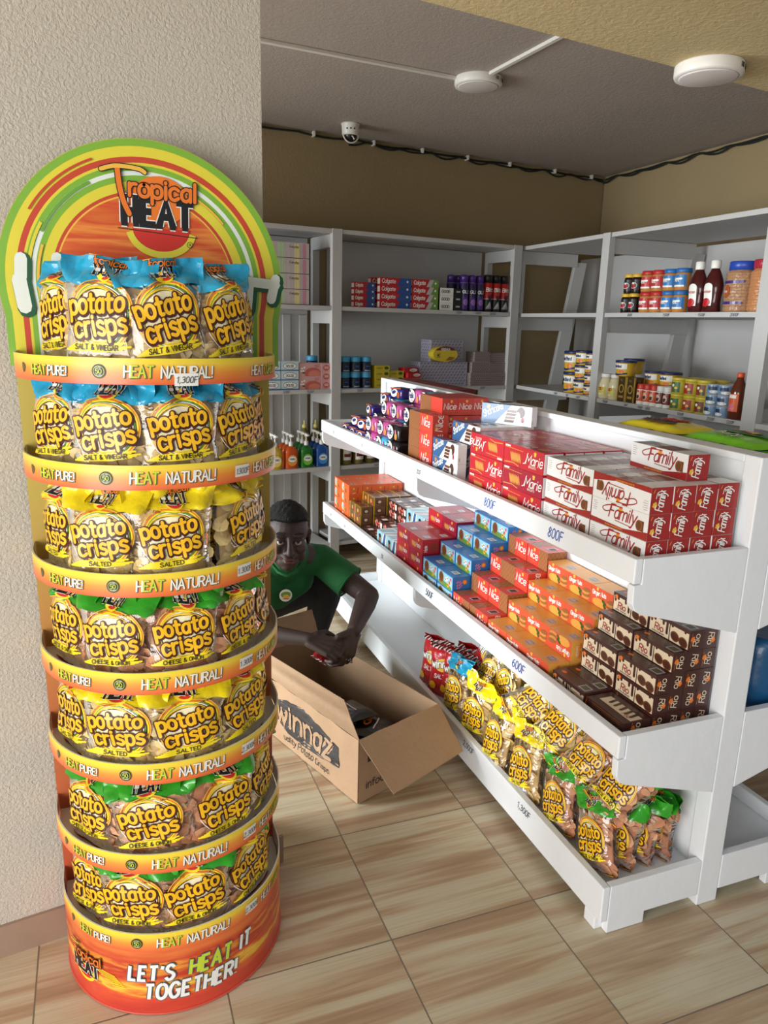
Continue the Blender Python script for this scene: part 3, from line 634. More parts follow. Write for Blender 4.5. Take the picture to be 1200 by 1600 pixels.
for k, z in enumerate(TIERS):
    b = MB(); band(z, z + .045, b, BANDM)
    a = Art(.012)
    def T2(x, txts, h, gp_=.004):
        u = x
        for t_, c in txts:
            a.text(t_, u, .013, h, h * .15, c, 2, slant=.12, gap=2.0, sx=.72, rot=0, shadow=(.0012, -.0012, .0012, GREY)); u += (sum(G.get(q, G[' '])[0] + 2.0 for q in t_)) * h * .1 * .72 + gp_
    T2(-.25, (('HEAT', LIME), ('PURE!', WHT)), .0155); T2(-.062, (('H', WHT), ('EAT', LIME)), .0195, 0); 
    a.text('NATURAL!', -.0005, .012, .0195, .003, WHT, 2, slant=.12, gap=2.0, sx=.72, shadow=(.0012, -.0012, .0012, GREY))
    T2(.186, (('HEAT', WHT), ('CURED!', LIME)), .0165)
    for r_, m_ in ((.0125, GREY), (.0115, BLK)): a.disc(-.104, .022, r_, r_, m_, 2 if m_ is GREY else 3, 20, 4)
    a.arc(-.104, .022, .0092, .0008, LIME, 4); a.text('50', -.104, .0185, .0075, .0013, LIME, 5, align='c', gap=1.6); a.text('OVER', -.104, .0275, .0026, .0004, WHT, 5, align='c'); a.text('YEARS', -.104, .014, .0026, .0004, WHT, 5, align='c')
    a.disc(-.282, .022, .006, .009, GREY, 2, 10, 2, wob=.2)
    a.emit(b, ringfn(z), base=.0005, step=.0003); dp(b, 'band')
    # white price ticket stuck on the band
    us, zz, txt, tw = [(.042, -.012, '1,300F', .042), (.152, .0, '1300F', .036), (.152, .004, '1.300F', .036), (.152, .004, '1.300F', .036), (.152, .004, '2,300F', .036), (.152, .004, '2,300F', .036), (.152, .004, '2,300F', .036)][k]
    b = MB(); a = Art(.01); a.rect(us - tw / 2, zz + .010, us + tw / 2, zz + .032, WHT, 8, 6, 1, shear=.001); a.text(txt, us, zz + .0155, .0105, .0012, INKD, 10, align='c', slant=.25, gap=2.2, sx=.85)
    a.emit(b, ringfn(z), base=.0005, step=.0003); dp(b, 'price_ticket')
    # half round shelf floor
    b = MB(); n = 30; pts = [ringpt((i / n - .5) * 2 * SMAX, RR - .006, 0)[:2] for i in range(n + 1)]
    b.prism(pts, z + .001, z + .005, CARDW, axis='z'); dp(b, 'tier_floor')
# base drum
BASEM = ramp_mat('base_flame_print', [(.0, (196, 56, 44)), (.22, (214, 74, 50)), (.34, (226, 110, 48)), (.42, (246, 200, 70)), (.5, (224, 104, 50)), (.62, (190, 52, 40)), (.72, (232, 150, 60)), (.8, (200, 66, 46)), (1.0, (226, 120, 60))], 'Z', .3, .55, 'Generated', (3.0, 3.0, 7.0), 1.3)
b = MB(); band(.004, .1655, b, BASEM, RR - .001)
def rim(z, r, m): b.tube([ringpt((i / 50 - .5) * 2 * SMAX, r, z) for i in range(51)], .0028, m, 6)
rim(.004, RR - .001, mat('base_rim', (206, 80, 60), .4)); dp(b, 'base_drum')
b = MB(); a = Art(.012)
def big(txt, u, v, m, h=.036): a.text(txt, u, v, h, h * .2, m, 3, slant=.2, gap=3.0, sx=.66, outline=(.004, mat('print_slate_outline', (70, 96, 120), .5)), caps=False)
big("LET'S", -.126, .094, WHT); big('HEAT', .002, .096, LIME, .037); big('IT', .117, .099, WHT, .036); big('TOGETHER!', -.094, .046, WHT, .037)
a.emit(b, lambda u, v, o: ringpt(u, RR + o, v), base=.0005, step=.0003); dp(b, 'slogan')
b = MB(); a = Art(.012)
heat_logo(a, -.245, .086, .104, 4)
for k in range(7): a.stroke([(-.225 + .01 * k, .104 - .006 * k), (-.16 + .004 * k, .092 - .004 * k)], .002, BRIGHTY, 1)
a.emit(b, lambda u, v, o: ringpt(u, RR + o, v), base=.0005, step=.0003); dp(b, 'brand_mark')
# back board with the round header
HC = (.116, 1.522); HR = .276
def outline(sc_, n=44):
    P = []
    for i in range(n + 1):
        t_ = math.radians(-14 + (208) * i / n); P.append((HC[0] + HR * sc_ * math.cos(t_), HC[1] + HR * sc_ * math.sin(t_)))
    return P
b = MB(); top = outline(1.0); pts = [(.357, .01), (.362, 1.33)] + top + [(-.142, 1.33), (-.137, .01)]
YB = 1.664
SUNM = ramp_mat('sunset_print', [(0, (150, 34, 24)), (.34, (176, 48, 28)), (.48, (214, 92, 40)), (.56, (232, 140, 60)), (.66, (206, 76, 36)), (1, (230, 150, 60))], 'Z', .35, .9, 'Generated', (1.2, 1.0, 9.0), 1.5)
b.prism(pts, YB, YB + .006, ramp_mat('back_board_print', [(0, (196, 70, 44)), (.35, (190, 110, 60)), (.6, (186, 160, 70)), (1, (190, 180, 70))], 'Z', .5, .05)); dp(b, 'back_board')
b = MB(); a = Art(9)
hx, hz = HC
hfn = lambda u, v, o: (hx + u, YB - o, hz + v)
def half(r, m, layer, n=44, a0=-13, a1=193): a.poly([(r * math.cos(math.radians(a0 + (a1 - a0) * i / n)), r * math.sin(math.radians(a0 + (a1 - a0) * i / n))) for i in range(n + 1)] + [(-r * .97, -.16), (r * .97, -.16)], m, layer)
PG = mat('print_leaf_green', (126, 176, 56), .35, .05); PY = mat('print_rainbow_yellow', (222, 208, 62), .35, .04); PR = mat('print_rainbow_red', (196, 70, 44), .35, .05); PW = mat('print_rainbow_white', (226, 232, 224), .35, .03)
for i_, (r, m) in enumerate(((.275, PG), (.262, PY), (.243, PR), (.232, PY), (.227, PG), (.217, PW), (.209, PG), (.198, PY), (.180, PR), (.174, GOLD), (.171, SUNM))): half(r, m, i_)
for a0, r, m, w in ((112, .249, PR, .004), (118, .2135, GRN, .006), (40, .20, GOLD, .004), (150, .221, PY, .006), (160, .204, GOLD, .005)): a.arc(0, 0, r, w, m, 16, a0, a0 + 36)
# brush lettering along the foot of the header, mostly hidden by the bags
for (x0, z0, x1, z1, w, m) in ((-.235, -.035, -.232, .0, .022, PW), (-.232, -.09, -.238, -.04, .026, PW), (-.175, -.06, -.168, .004, .02, PW), (-.15, -.004, -.075, -.008, .018, LIME), (-.02, -.03, .012, -.006, .022, LIME), (.035, -.018, .115, -.028, .018, LIME), (.165, -.022, .262, -.03, .02, PW), (.252, -.06, .262, -.018, .02, PW), (.2, -.08, .205, -.03, .02, PW), (-.11, -.06, -.112, -.01, .02, LIME), (-.03, -.08, .0, -.02, .02, LIME)):
    z0 += .043; z1 += .043; a.stroke([(x0 + .004, z0 - .004), (x1 + .004, z1 - .004)], w + .008, DGRN, 19); a.stroke([(x0, z0), (x1, z1)], w, m, 21)
# brand mark
def lg(u, v): return (u, v)
a.arc(.03, .112, .062, .013, PY, 21, 190, 350, 24, ry=.050); a.poly([(.03 + .055 * math.cos(math.radians(t)), .112 + .043 * math.sin(math.radians(t))) for t in range(180, 361, 10)], RED, 22)
a.disc(.03, .165, .055, .045, ORG, 21, 24)
a.stroke([(-.052, .109), (.1, .098)], .0016, BLK, 23)
a.text('HEAT', .0235, .118, .046, .0135, BLK, 24, sx=.70, align='c', gap=3.9, serif=True, outline=(.004, WHT), caps=False, rot=-.03)
a.text('ropical', .036, .168, .034, .0065, ORG, 30, sx=.92, align='c', gap=1.7, outline=(.004, BLK), rot=-.035)
a.stroke(catmull([(-.078, .214), (-.05, .222), (-.01, .220), (.003, .214)], 5), .011, BLK, 31); a.stroke(catmull([(-.078, .214), (-.05, .222), (-.01, .220), (.003, .214)], 5), .0075, GOLD, 33)
a.stroke(catmull([(-.048, .218), (-.046, .19), (-.04, .16), (-.03, .136)], 5), .013, BLK, 31); a.stroke(catmull([(-.048, .218), (-.046, .19), (-.04, .16), (-.03, .136)], 5), .0095, ORG, 33)
a.arc(.085, .084, .0055, .0009, BLK, 24); a.text('R', .0835, .0815, .005, .0007, BLK, 24)
a.emit(b, hfn, base=.0006, step=.00022); dp(b, 'header_print')
# bags standing on the tiers: (tier, [(arc position, radius, turn, shape)])
WD = {'salt': 'blue topped salt and vinegar crisps bag', 'plain': 'yellow topped salted crisps bag', 'onion': 'green topped cheese and onion crisps bag'}
TN = ['top', 'second', 'third', 'fourth', 'fifth', 'sixth', 'bottom']
LAY = [('salt', [(-.262, .165, .12, 0), (-.116, .200, .0, 1), (.028, .202, .05, 2), (.176, .198, -.08, 0), (.30, .165, -.2, 1), (-.19, .115, .1, 2), (-.05, .12, -.1, 0), (.10, .12, 0, 1), (.235, .11, 0, 2)]),
       ('salt', [(-.250, .198, .1, 1), (-.108, .200, .05, 0), (.036, .202, -.05, 2), (.185, .198, .0, 1), (.318, .19, -.1, 0)]),
       ('plain', [(-.285, .195, .0, 0), (-.138, .202, .12, 1), (.008, .203, .0, 2), (.210, .197, .0, 0), (-.065, .135, -.1, 2), (.105, .150, .1, 1), (.335, .19, .0, 1)]),
       ('onion', [(-.278, .197, .05, 0), (-.125, .202, .0, 1), (.020, .203, .0, 2), (.165, .200, .1, 1), (.310, .195, 0, 2)]),
       ('plain', [(-.280, .197, .0, 2), (-.132, .203, .05, 0), (.025, .204, .0, 1), (.183, .200, .0, 2), (.335, .19, .0, 0)]),
       ('onion', [(-.235, .200, .0, 1), (-.062, .203, .0, 0), (.105, .204, .0, 2), (.268, .200, .0, 1)]),
       ('onion', [(-.255, .198, .05, 2), (-.118, .203, .0, 0), (.030, .203, -.05, 1), (.192, .202, .0, 2), (.335, .192, .0, 0)])]
for k, (fl_, L_) in enumerate(LAY):
    front = [q for q in L_ if q[1] > .16]; order = sorted(L_, key=lambda q: q[0]); fo = sorted(front, key=lambda q: q[0])
    for (s, r, tw, sh) in L_:
        a_ = max(-1.72, min(1.72, s / RR)); rot = a_ + tw
        x, y = CX + r * math.sin(a_), CY - r * math.cos(a_)
        if (s, r, tw, sh) in fo: lab = '%s, %s from the left on the %s display tier' % (WD[fl_], ORD[fo.index((s, r, tw, sh))], TN[k])
        else:
            bk = sorted([q for q in L_ if q[1] <= .16], key=lambda q: q[0]); lab = '%s, %s from left in rear row, %s tier' % (WD[fl_].replace(' salt and vinegar', ''), ORD[bk.index((s, r, tw, sh))], TN[k])
        top = .93 if k else 1.0
        o = place_bag(fl_, 'ring', sh, (x, y, TIERS[k] + .0055), (-.05 if r > .16 else -.02, random.Random(int(s * 1000) + k).uniform(-.05, .05) * (2.2 if k == 0 else 1), rot), lab, 'crisps bags on the display stand', top if k else 1.0)
        if k: o.scale = (1.03, .98, .915) if k < 4 else (1.13, 1.0, .92)
# ------------------------------------------------------------ boxed biscuits on the gondola
def C3(n, rgb, r=.38, **k): return mat(n, rgb, r, .04, 30, coat=.25, **k)
K = dict(famred=C3('carton_dark_red', (160, 36, 34)), famwhite=C3('carton_white', (238, 236, 234)), cookie=C3('print_cookie', (150, 92, 48)), cookied=C3('print_cookie_dark', (112, 62, 30)),
         marie=C3('carton_crimson', (186, 22, 40)), marie2=C3('carton_magenta_red', (160, 18, 48)), tan=C3('print_biscuit_tan', (206, 140, 66)), blue=C3('carton_blue', (46, 92, 140)), choc=C3('print_chocolate', (78, 40, 28)),
         nice=C3('carton_bright_red', (210, 62, 48)), waffle=C3('carton_waffle_brown', (160, 100, 58)), wline=C3('print_waffle_line', (92, 50, 28)), ginger=C3('carton_ginger_orange', (226, 158, 66)), gred=C3('carton_ginger_red', (214, 82, 50)),
         leaf=C3('print_leaf', (44, 84, 34)), sticker=C3('grey_sticker', (176, 178, 186)), rio=C3('carton_dark_brown', (66, 34, 30)), riocream=C3('carton_cream', (226, 206, 176)), riored=C3('print_script_red', (150, 30, 30)),
         sky=C3('carton_sky_blue', (36, 120, 190)), lsky=C3('print_light_sky', (150, 200, 214)), pink=C3('print_pink', (222, 120, 160)), orange=C3('carton_orange', (232, 98, 40)), pk=C3('pack_pink', (196, 84, 150), .28), pb=C3('pack_black', (34, 28, 34), .28),
         pl=C3('pack_light_blue', (70, 170, 205), .28), navy=C3('print_navy', (28, 40, 100)), purple=C3('pack_purple', (58, 40, 120), .28), porange=C3('pack_orange_brown', (170, 84, 40), .28), brownpk=C3('pack_brown_gold', (118, 84, 52), .25), ypk=C3('pack_yellow_edge', (222, 190, 40), .28), grn=C3('print_grass', (110, 140, 50)))
def crown(a, u, v, r, m=None, layer=2, rot=0.0):
    m = m or GOLD
    for k in range(3):
        t_ = rot + PI / 2 + (k - 1) * .8; a.disc(u + r * .6 * math.cos(t_), v + r * .6 * math.sin(t_), r * .5, r * .42, m, layer, 10, rot=t_)
    a.disc(u, v - r * .3 * math.cos(rot), r * .75, r * .36, m, layer + 1, 10, rot=rot)
def carton(name, L, D, H, base, front=None, right=None, left=None, top=None, mats=None):
    b = MB(); b.box(-L / 2, -D / 2, 0, L / 2, D / 2, H, base, mats)
    for art, fn, cl in ((front, on_front(0, -D / 2), (-L / 2, .0004, L / 2, H)), (right, on_right(L / 2), (-D / 2, .0004, D / 2, H)), (left, on_left(-L / 2), (-D / 2, .0004, D / 2, H)), (top, on_top(0, 0, H), (-L / 2, -D / 2, L / 2, D / 2))):
        if art: art.emit(b, fn, base=.00015, step=.0001 if fn is None or art is top else .00016, clip=cl)
    return b.mesh(name)
def A_(): return Art(9.0)
def waffle(a, u0, v0, u1, v1, st, layer=1):
    a.rect(u0, v0, u1, v1, K['waffle'], layer)
    def clipline(x0, y0, dx, dy):
        ts = []
        for (p, d, lo, hi) in ((x0, dx, u0, u1), (y0, dy, v0, v1)):
            t0, t1 = (lo - p) / d, (hi - p) / d; ts.append((min(t0, t1), max(t0, t1)))
        t0, t1 = max(ts[0][0], ts[1][0]), min(ts[0][1], ts[1][1])
        if t1 > t0: a.stroke([(x0 + dx * t0, y0 + dy * t0), (x0 + dx * t1, y0 + dy * t1)], .0011, K['wline'], layer + 1, caps=False)
    n = int((u1 - u0 + v1 - v0) / st) + 2
    for i in range(-n, n): clipline(u0 + i * st, v0, 1, 1.25); clipline(u0 + i * st, v0, -.9, 1.3)
BX = {}
def variants():
    # white and dark red script carton
    L, D, H = .203, .060, .0605
    for key, fl in (('family', False), ('family_flip', True)):
        a = A_(); s = -1 if fl else 1
        def U(u): return u * s
        def V(v): return (H - v) if fl else v
        a.poly([(-L / 2, V(0)), (L / 2, V(0)), (L / 2, V(.020)), (.02, V(.009)), (-L / 2, V(.0125))] if not fl else [(L / 2, V(0)), (-L / 2, V(0)), (-L / 2, V(.020)), (-.02, V(.009)), (L / 2, V(.0125))], K['famred'], 1)
        rot = PI if fl else 0
        a.text('Family', U(-.034), V(.026), .031, .0036, K['famred'], 3, slant=.28, gap=1.2, sx=.86, rot=rot + .02, align='l')
        a.stroke(catmull([(U(x), V(y)) for x, y in [(.012, .056), (-.03, .054), (-.058, .044), (-.05, .036), (-.03, .041), (-.026, .052)]], 5), .0025, K['famred'], 4); a.stroke([(U(-.01), V(.0215)), (U(.045), V(.019))], .0018, K['famred'], 4)
        a.disc(U(.006), V(.050), .008, .0055, GOLD, 2, 12); a.disc(U(.006), V(.054), .005, .004, ORG, 3, 10)
        a.disc(U(.072), V(.030), .011, .013, K['cookie'], 3, 14); a.rect(min(U(.072), U(.088)), .018, max(U(.072), U(.088)), .042, K['cookied'], 2); a.disc(U(.072), V(.03), .0085, .0105, K['cookied'], 4, 12)
        for i in range(5): a.stroke([(U(-.095), V(.052 - .005 * i)), (U(-.082 + .003 * (i % 2)), V(.052 - .005 * i))], .0007, GREY, 2)
        a.text('DELICIOUS WHOLESOME BISCUITS', U(-.045), V(.0045), .003, .0005, GOLD, 3, gap=1.6, rot=rot)
        e = A_(); e.text('Family', .004, .006, .021, .0024, WHT, 3, slant=.25, gap=.9, sx=.62, rot=PI / 2 - .12); crown(e, -.016, .020, .008, GOLD, 2, .9); e.stroke([(-.024, .048), (-.02, .056)], .0012, GOLD, 2)
        e.stroke(catmull([(.008, .052), (-.012, .05), (-.016, .036)], 4), .0018, WHT, 3)
        t = A_(); t.rect(-.02, -.028, .045, .028, K['cookied'], 1); t.rect(-.018, -.026, .02, .010, K['cookie'], 2); t.rect(-.095, -.03, -.06, .03, K['sticker'], 1); t.text('Family', -.055, -.012, .018, .002, K['famred'], 3, slant=.2, gap=1)
        BX[key] = (carton(key, L, D, H, K['famwhite'], a, e, e, t, {'+x': K['famred'], '-x': K['famred']}), (L, D, H))
    # crimson carton with white script
    L, D, H = .21, .062, .0625
    for key, bm, fl in (('marie', K['marie'], False), ('marie_dark', K['marie2'], False), ('marie_flip', K['marie'], True)):
        a = A_(); s = -1 if fl else 1; rot = PI if fl else 0
        U = lambda u: u * s
        V = lambda v: (H - v) if fl else v
        for i in range(7): a.disc(U(-.062 + .0078 * i), V(.028), .004, .015, K['tan'], 2 + i % 2, 12, rot=.35)
        a.stroke([(U(-.098), V(.008)), (U(-.05), V(.011)), (U(-.02), V(.005))], .003, K['tan'], 2); a.stroke([(U(-.1), V(.052)), (U(.0), V(.05))], .0009, GOLD, 2)
        a.text('Marie', U(.018), V(.020), .027, .0030, WHT, 4, slant=.22, gap=1.6, sx=.95, rot=rot); a.text('BISCUITS', U(.034), V(.011), .0055, .0008, WHT, 4, gap=3, rot=rot)
        a.stroke(catmull([(U(.004), V(.018)), (U(.014), V(.022)), (U(.026), V(.050))], 4), .0024, WHT, 4)
        crown(a, U(.062), V(.050), .0075, GOLD, 3); a.rect(min(U(-.098), U(-.07)), V(.054) if not fl else V(.0585), max(U(-.098), U(-.07)), V(.0585) if not fl else V(.054), WHT, 2)
        e = A_(); e.rect(-.029, .003, .029, .059, K['famwhite'], 1)
        for i in range(7): e.stroke([(-.02, .012 + i * .005), (.018 - (i % 3) * .006, .012 + i * .005)], .0009, K['sticker'], 2)
        t = A_(); t.text('Marie', -.05, -.01, .022, .0026, WHT, 3, slant=.2, gap=1.2); t.disc(.055, 0, .02, .016, K['tan'], 2, 16)
        BX[key] = (carton(key, L, D, H, bm, a, e, None, t), (L, D, H))
    # blue and white shortcake carton
    L, D, H = .20, .0325, .065; a = A_()
    a.poly([(-L / 2, 0), (-.045, 0), (.02, H), (-L / 2, H)], K['blue'], 1); a.text('Shortcake', -.088, .018, .022, .0028, WHT, 3, slant=.15, rot=.42, gap=1.4, sx=.62); crown(a, -.072, .052, .009, K['tan'], 2)
    for i in range(4): a.rect(-.008 + .003 * i, .008 + .011 * i, .030 + .003 * i, .017 + .011 * i, K['cookied'] if i % 2 else K['choc'], 2, shear=.004)
    a.disc(.058, .044, .016, .018, K['choc'], 2, 16); a.disc(.048, .026, .008, .02, WHT, 3, 12); a.disc(.066, .02, .006, .01, K['marie2'], 2, 10)
    e = A_(); e.stroke([(-.01, .01), (-.01, .02)], .003, K['sticker'], 1)
    t = A_(); t.poly([(-.1, -.016), (-.02, -.016), (.0, .016), (-.1, .016)], K['blue'], 1); t.rect(.01, -.01, .05, .01, K['choc'], 1)
    BX['shortcake'] = (carton('shortcake', L, D, H, K['famwhite'], a, e, e, t), (L, D, H))
    # red carton with waffle pattern, long
    def nice(key, L, D, H, wl, fs, flip=False):
        a = A_(); waffle(a, (L / 2 - wl) if flip else -L / 2, 0, L / 2 if flip else (-L / 2 + wl), H, .016); c = ((-wl if flip else wl)) / 2
        a.text('Nice', c, H * .36, fs, fs * .12, WHT, 4, slant=.12, gap=1.6, sx=.92, align='c', rot=-.04); crown(a, c + fs * .3, H * .82, fs * .26, GOLD, 3); a.stroke([(c - fs * .9, H * .22), (c + fs * .9, H * .20)], .0012, ORG, 3)
        e = A_(); e.text('Nice', D * .12, H * .16, fs * .92, fs * .11, WHT, 3, slant=.1, gap=1.4, sx=.9, rot=PI / 2 - .05); crown(e, -D * .25, H * .3, fs * .22, GOLD, 2)
        t = A_(); waffle(t, -L / 2, -D / 2, -L / 2 + wl, D / 2, .018, 1); t.rect(L * .12, -D * .2, L * .34, D * .3, K['sticker'], 3); t.rect(L * .15, -D * .12, L * .31, D * .22, BLK, 4, shear=.002)
        w = A_(); waffle(w, -D / 2, 0, D / 2, H, .016)
        BX[key] = (carton(key, L, D, H, K['nice'], a, e if not flip else w, w, t), (L, D, H))
    nice('nice_long', .215, .061, .0665, .10, .030); nice('nice', .121, .068, .063, .044, .026); nice('nice_flip', .121, .068, .063, .05, .026, True)
    # upright nice row: narrow red front
    L, D, H = .062, .20, .062; a = A_(); a.text('Nice', 0, .022, .022, .0028, WHT, 3, slant=.12, gap=1.6, sx=.9, align='c'); crown(a, .006, .05, .006, GOLD, 2); a.stroke([(-.02, .014), (.02, .013)], .001, ORG, 3)
    w = A_(); waffle(w, 0.0, 0, .1, H, .016); w2 = A_(); waffle(w2, -.1, 0, .0, H, .016)
    BX['nice_end'] = (carton('nice_end', L, D, H, K['nice'], a, w, w2), (L, D, H))
    # ginger
    for key, L, D, H, fl in (('ginger', .114, .068, .0575, False), ('ginger_flip', .114, .068, .0575, True)):
        a = A_(); s = -1 if fl else 1; rot = PI if fl else 0; U = lambda u: u * s; V = lambda v: (H - v) if fl else v
        a.poly([(-L / 2, 0), (L / 2, 0), (L / 2, H), (-L / 2, H)], K['gred'], 1); a.disc(U(-.02), V(.012), .03, .014, K['ginger'], 2, 16)
        a.text('Ginger Nuts', U(-.052), V(.033), .0125, .0021, WHT, 4, slant=.08, gap=1.3, sx=.72, rot=rot + .06); crown(a, U(-.03), V(.051), .006, GOLD, 3)
        for i in range(4): a.disc(U(.032 + .003 * (i % 2)), V(.009 + .0075 * i), .018, .0065, K['cookie'] if i % 2 else K['tan'], 4 + i, 14, rot=.1)
        a.disc(U(.006), V(.016), .009, .005, K['leaf'], 3, 8, rot=.7); a.disc(U(.0), V(.023), .009, .005, K['leaf'], 3, 8, rot=-.5); a.disc(U(.008), V(.008), .006, .004, K['leaf'], 3, 8)
        e = A_(); e.text('Ginger Nuts', .0, .006, .009, .0012, K['gred'], 3, slant=.05, gap=1.4, sx=.7, rot=PI / 2); e.text('BISCUITS', -.012, .014, .005, .0006, WHT, 3, rot=PI / 2)
        t = A_(); t.rect(.008, -.016, .04, .010, K['sticker'], 1); t.rect(.012, -.012, .036, .006, K['navy'], 2)
        for i in range(5): t.rect(.014 + .0045 * i, -.010, .016 + .0045 * i, .004, WHT, 3)
        BX[key] = (carton(key, L, D, H, K['ginger'], a, e, e, t, {'-y': K['gred']}), (L, D, H))
    # rio
    L, D, H = .1435, .0425, .0515
    def riof():
        a = A_(); a.rect(-L / 2 + .003, .002, L / 2 - .003, H - .002, K['riocream'], 1)
        for u, d in ((-.062, .020), (-.050, .014), (-.020, .016), (-.006, .036), (.012, .010), (.056, .010)):
            a.stroke([(u, H), (u, H - d)], .008, K['rio'], 2)
        a.rect(-L / 2, H - .009, L / 2, H, K['rio'], 3); a.rect(.002, .0, .005, H, K['rio'], 4)
        a.text('Rio', -.034, .012, .017, .0026, K['riored'], 5, slant=.1, gap=1.5, align='c'); a.text('CHOCOLATE BISCUITS', -.036, .005, .0032, .0006, BLK, 5, align='c', gap=1.5); crown(a, -.058, .04, .007, ORG, 5)
        for u, v in ((.023, .018), (.052, .014)): a.disc(u, v, .0155, .0125, K['cookied'], 5, 16, rot=-.3); a.disc(u, v, .012, .009, K['choc'], 6, 14, rot=-.3); a.arc(u, v, .0085, .0008, K['rio'], 7, 0, 360, 14, ry=.008)
        return a
    e = A_(); e.text('Rio', .006, .010, .017, .0022, K['riocream'], 2, slant=.1, gap=1.6, rot=PI / 2 - .1); crown(e, -.010, .028, .008, ORG, 2, .8); e.stroke([(-.017, .008), (-.014, .044)], .0008, ORG, 2)
    e2 = A_(); e2.text('Rio', -.006, .042, .017, .0022, K['riocream'], 2, slant=.1, gap=1.6, rot=-PI / 2 - .1); crown(e2, .010, .020, .008, ORG, 2, .8)
    t = A_(); t.rect(.032, -.015, .064, .012, K['sticker'], 1); t.rect(.036, -.011, .06, .008, GREY, 2); t.disc(-.05, 0, .009, .006, ORG, 1, 10)
    BX['rio'] = (carton('rio', L, D, H, K['rio'], riof(), e, e, t), (L, D, H)); BX['rio_flip'] = (carton('rio_flip', L, D, H, K['rio'], riof(), e2, e2, t), (L, D, H))
    a = A_(); 
    for i in range(7): a.stroke([(-.05, .008 + i * .0055), (.06, .008 + i * .0055)], .0006, K['tan'], 1)
    tt = A_(); tt.rect(-L / 2 + .02, -.018, L / 2 - .004, .018, K['riocream'], 1)
    for u in (-.03, -.012, .01, .03, .048): tt.stroke([(u, .018), (u + .004, -.004)], .009, K['rio'], 2)
    tt.text('Rio', .03, -.014, .013, .0018, K['riored'], 4); 
    BX['rio_side'] = (carton('rio_side', L, D * 2 - .004, H * .9, K['rio'], a, e, e, tt), (L, D * 2 - .004, H * .9))
    # blue children's biscuits
    L, D, H = .126, .068, .0545; a = A_(); a.rect(-L / 2 + .004, .004, L / 2 - .004, H - .004, K['lsky'], 1); a.disc(.0, .008, .055, .011, K['grn'], 2, 18); a.disc(-.03, .028, .019, .021, K['cookie'], 3, 18); a.disc(-.03, .028, .015, .017, K['cookied'], 4, 16)
    for u, v, m_ in ((.02, .036, WHT), (.036, .026, ORG), (.008, .030, WHT), (.046, .04, K['pink']), (.026, .014, YEL)): a.disc(u, v, .007, .0075, m_, 3, 10); a.disc(u, v + .001, .004, .004, K['cookie'], 4, 8)
    e = A_(); e.text('Kids', 0, .010, .016, .0028, K['pink'], 3, gap=1.4, rot=PI / 2, sx=.8) ; e.ops = []; e.disc(.012, .034, .009, .009, ORG, 2, 12); e.disc(.012, .034, .005, .005, GOLD, 3, 10)
    for (x, y) in ((-.018, .012), (-.01, .012), (-.018, .022), (-.01, .023), (-.018, .033), (-.010, .033), (-.004, .018), (-.004, .028)): e.stroke([(x, y), (x + .004, y + .005)], .004, K['pink'], 2)
    t = A_(); t.rect(.0, -.014, .034, .010, WHT, 1); t.rect(.004, -.01, .03, .006, K['sticker'], 2)
    BX['kids'] = (carton('kids', L, D, H, K['sky'], a, e, e, t), (L, D, H))
    # small crimson cartons
    L, D, H = .128, .068, .0565
    for key, bm in (('redsmall', K['marie']), ('redsmall_dark', K['marie2'])):
        a = A_(); a.text('Marie', .022, .016, .017, .002, WHT, 3, slant=.2, gap=1.4, align='c', sx=.8, rot=.05); crown(a, .024, .044, .007, GOLD, 2)
        for i in range(4): a.disc(-.035 + .009 * i, .02, .005, .012, K['tan'], 2, 10, rot=.3)
        e = A_(); e.arc(.012, .024, .014, .004, K['cookied'], 2); e.arc(.012, .024, .007, .003, K['cookied'], 2); e.text('Marie', -.016, .008, .013, .0018, WHT, 2, rot=PI / 2, sx=.6, gap=1.2)
        t = A_(); t.rect(.015, -.015, .045, .010, WHT, 1); t.rect(.019, -.011, .041, .006, K['sticker'], 2)
        BX[key] = (carton(key, L, D, H, bm, a, e, e, t), (L, D, H))
    L, D, H = .11, .068, .083; a = A_(); a.poly([(-.055, 0), (-.01, 0), (.02, H), (-.055, H)], K['lsky'], 1); a.disc(-.02, .05, .014, .017, K['cookie'], 2, 14); a.disc(-.02, .064, .015, .009, BLK, 3, 12); a.poly([(.0, 0), (.03, 0), (.05, H), (.03, H)], K['blue'], 2); a.disc(.0, .02, .013, .013, K['cookied'], 2, 12)
    e = A_(); e.rect(-.028, .004, .028, H - .006, K['sticker'], 1); t = A_(); t.poly([(-.05, -.03), (.0, -.03), (.02, .03), (-.03, .03)], K['lsky'], 1); t.poly([(.02, -.03), (.03, -.03), (.05, .03), (.04, .03)], K['blue'], 1)
    BX['white_blue'] = (carton('white_blue', L, D, H, K['famwhite'], a, e, e, t), (L, D, H))
    L, D, H = .105, .066, .040; a = A_(); pf = C3('print_flesh_pink', (214, 130, 110))
    for u, v in ((-.03, .02), (-.012, .028), (.006, .018), (.024, .026), (-.02, .01), (.014, .008)): a.disc(u, v, .010, .007, pf, 2, 8, rot=u * 40, wob=.2)
    a.rect(-.02, .012, .016, .02, K['riored'], 4); a.rect(.032, .005, .05, .03, WHT, 1)
    t = A_(); t.rect(.005, -.02, .035, .005, WHT, 1); t.disc(-.03, .0, .012, .009, pf, 1, 8)
    BX['darkpack'] = (carton('darkpack', L, D, H, K['rio'], a, a, a, t), (L, D, H))
    # film wrapped brown and yellow packs
    L, D, H = .074, .062, .041; a = A_(); a.rect(-.037, 0, -.030, H, K['ypk'], 1); a.rect(-.024, .006, .02, .034, K['cookied'], 1); a.disc(.006, .02, .012, .010, K['tan'], 2, 10); a.rect(.022, .008, .032, .02, RED, 2)
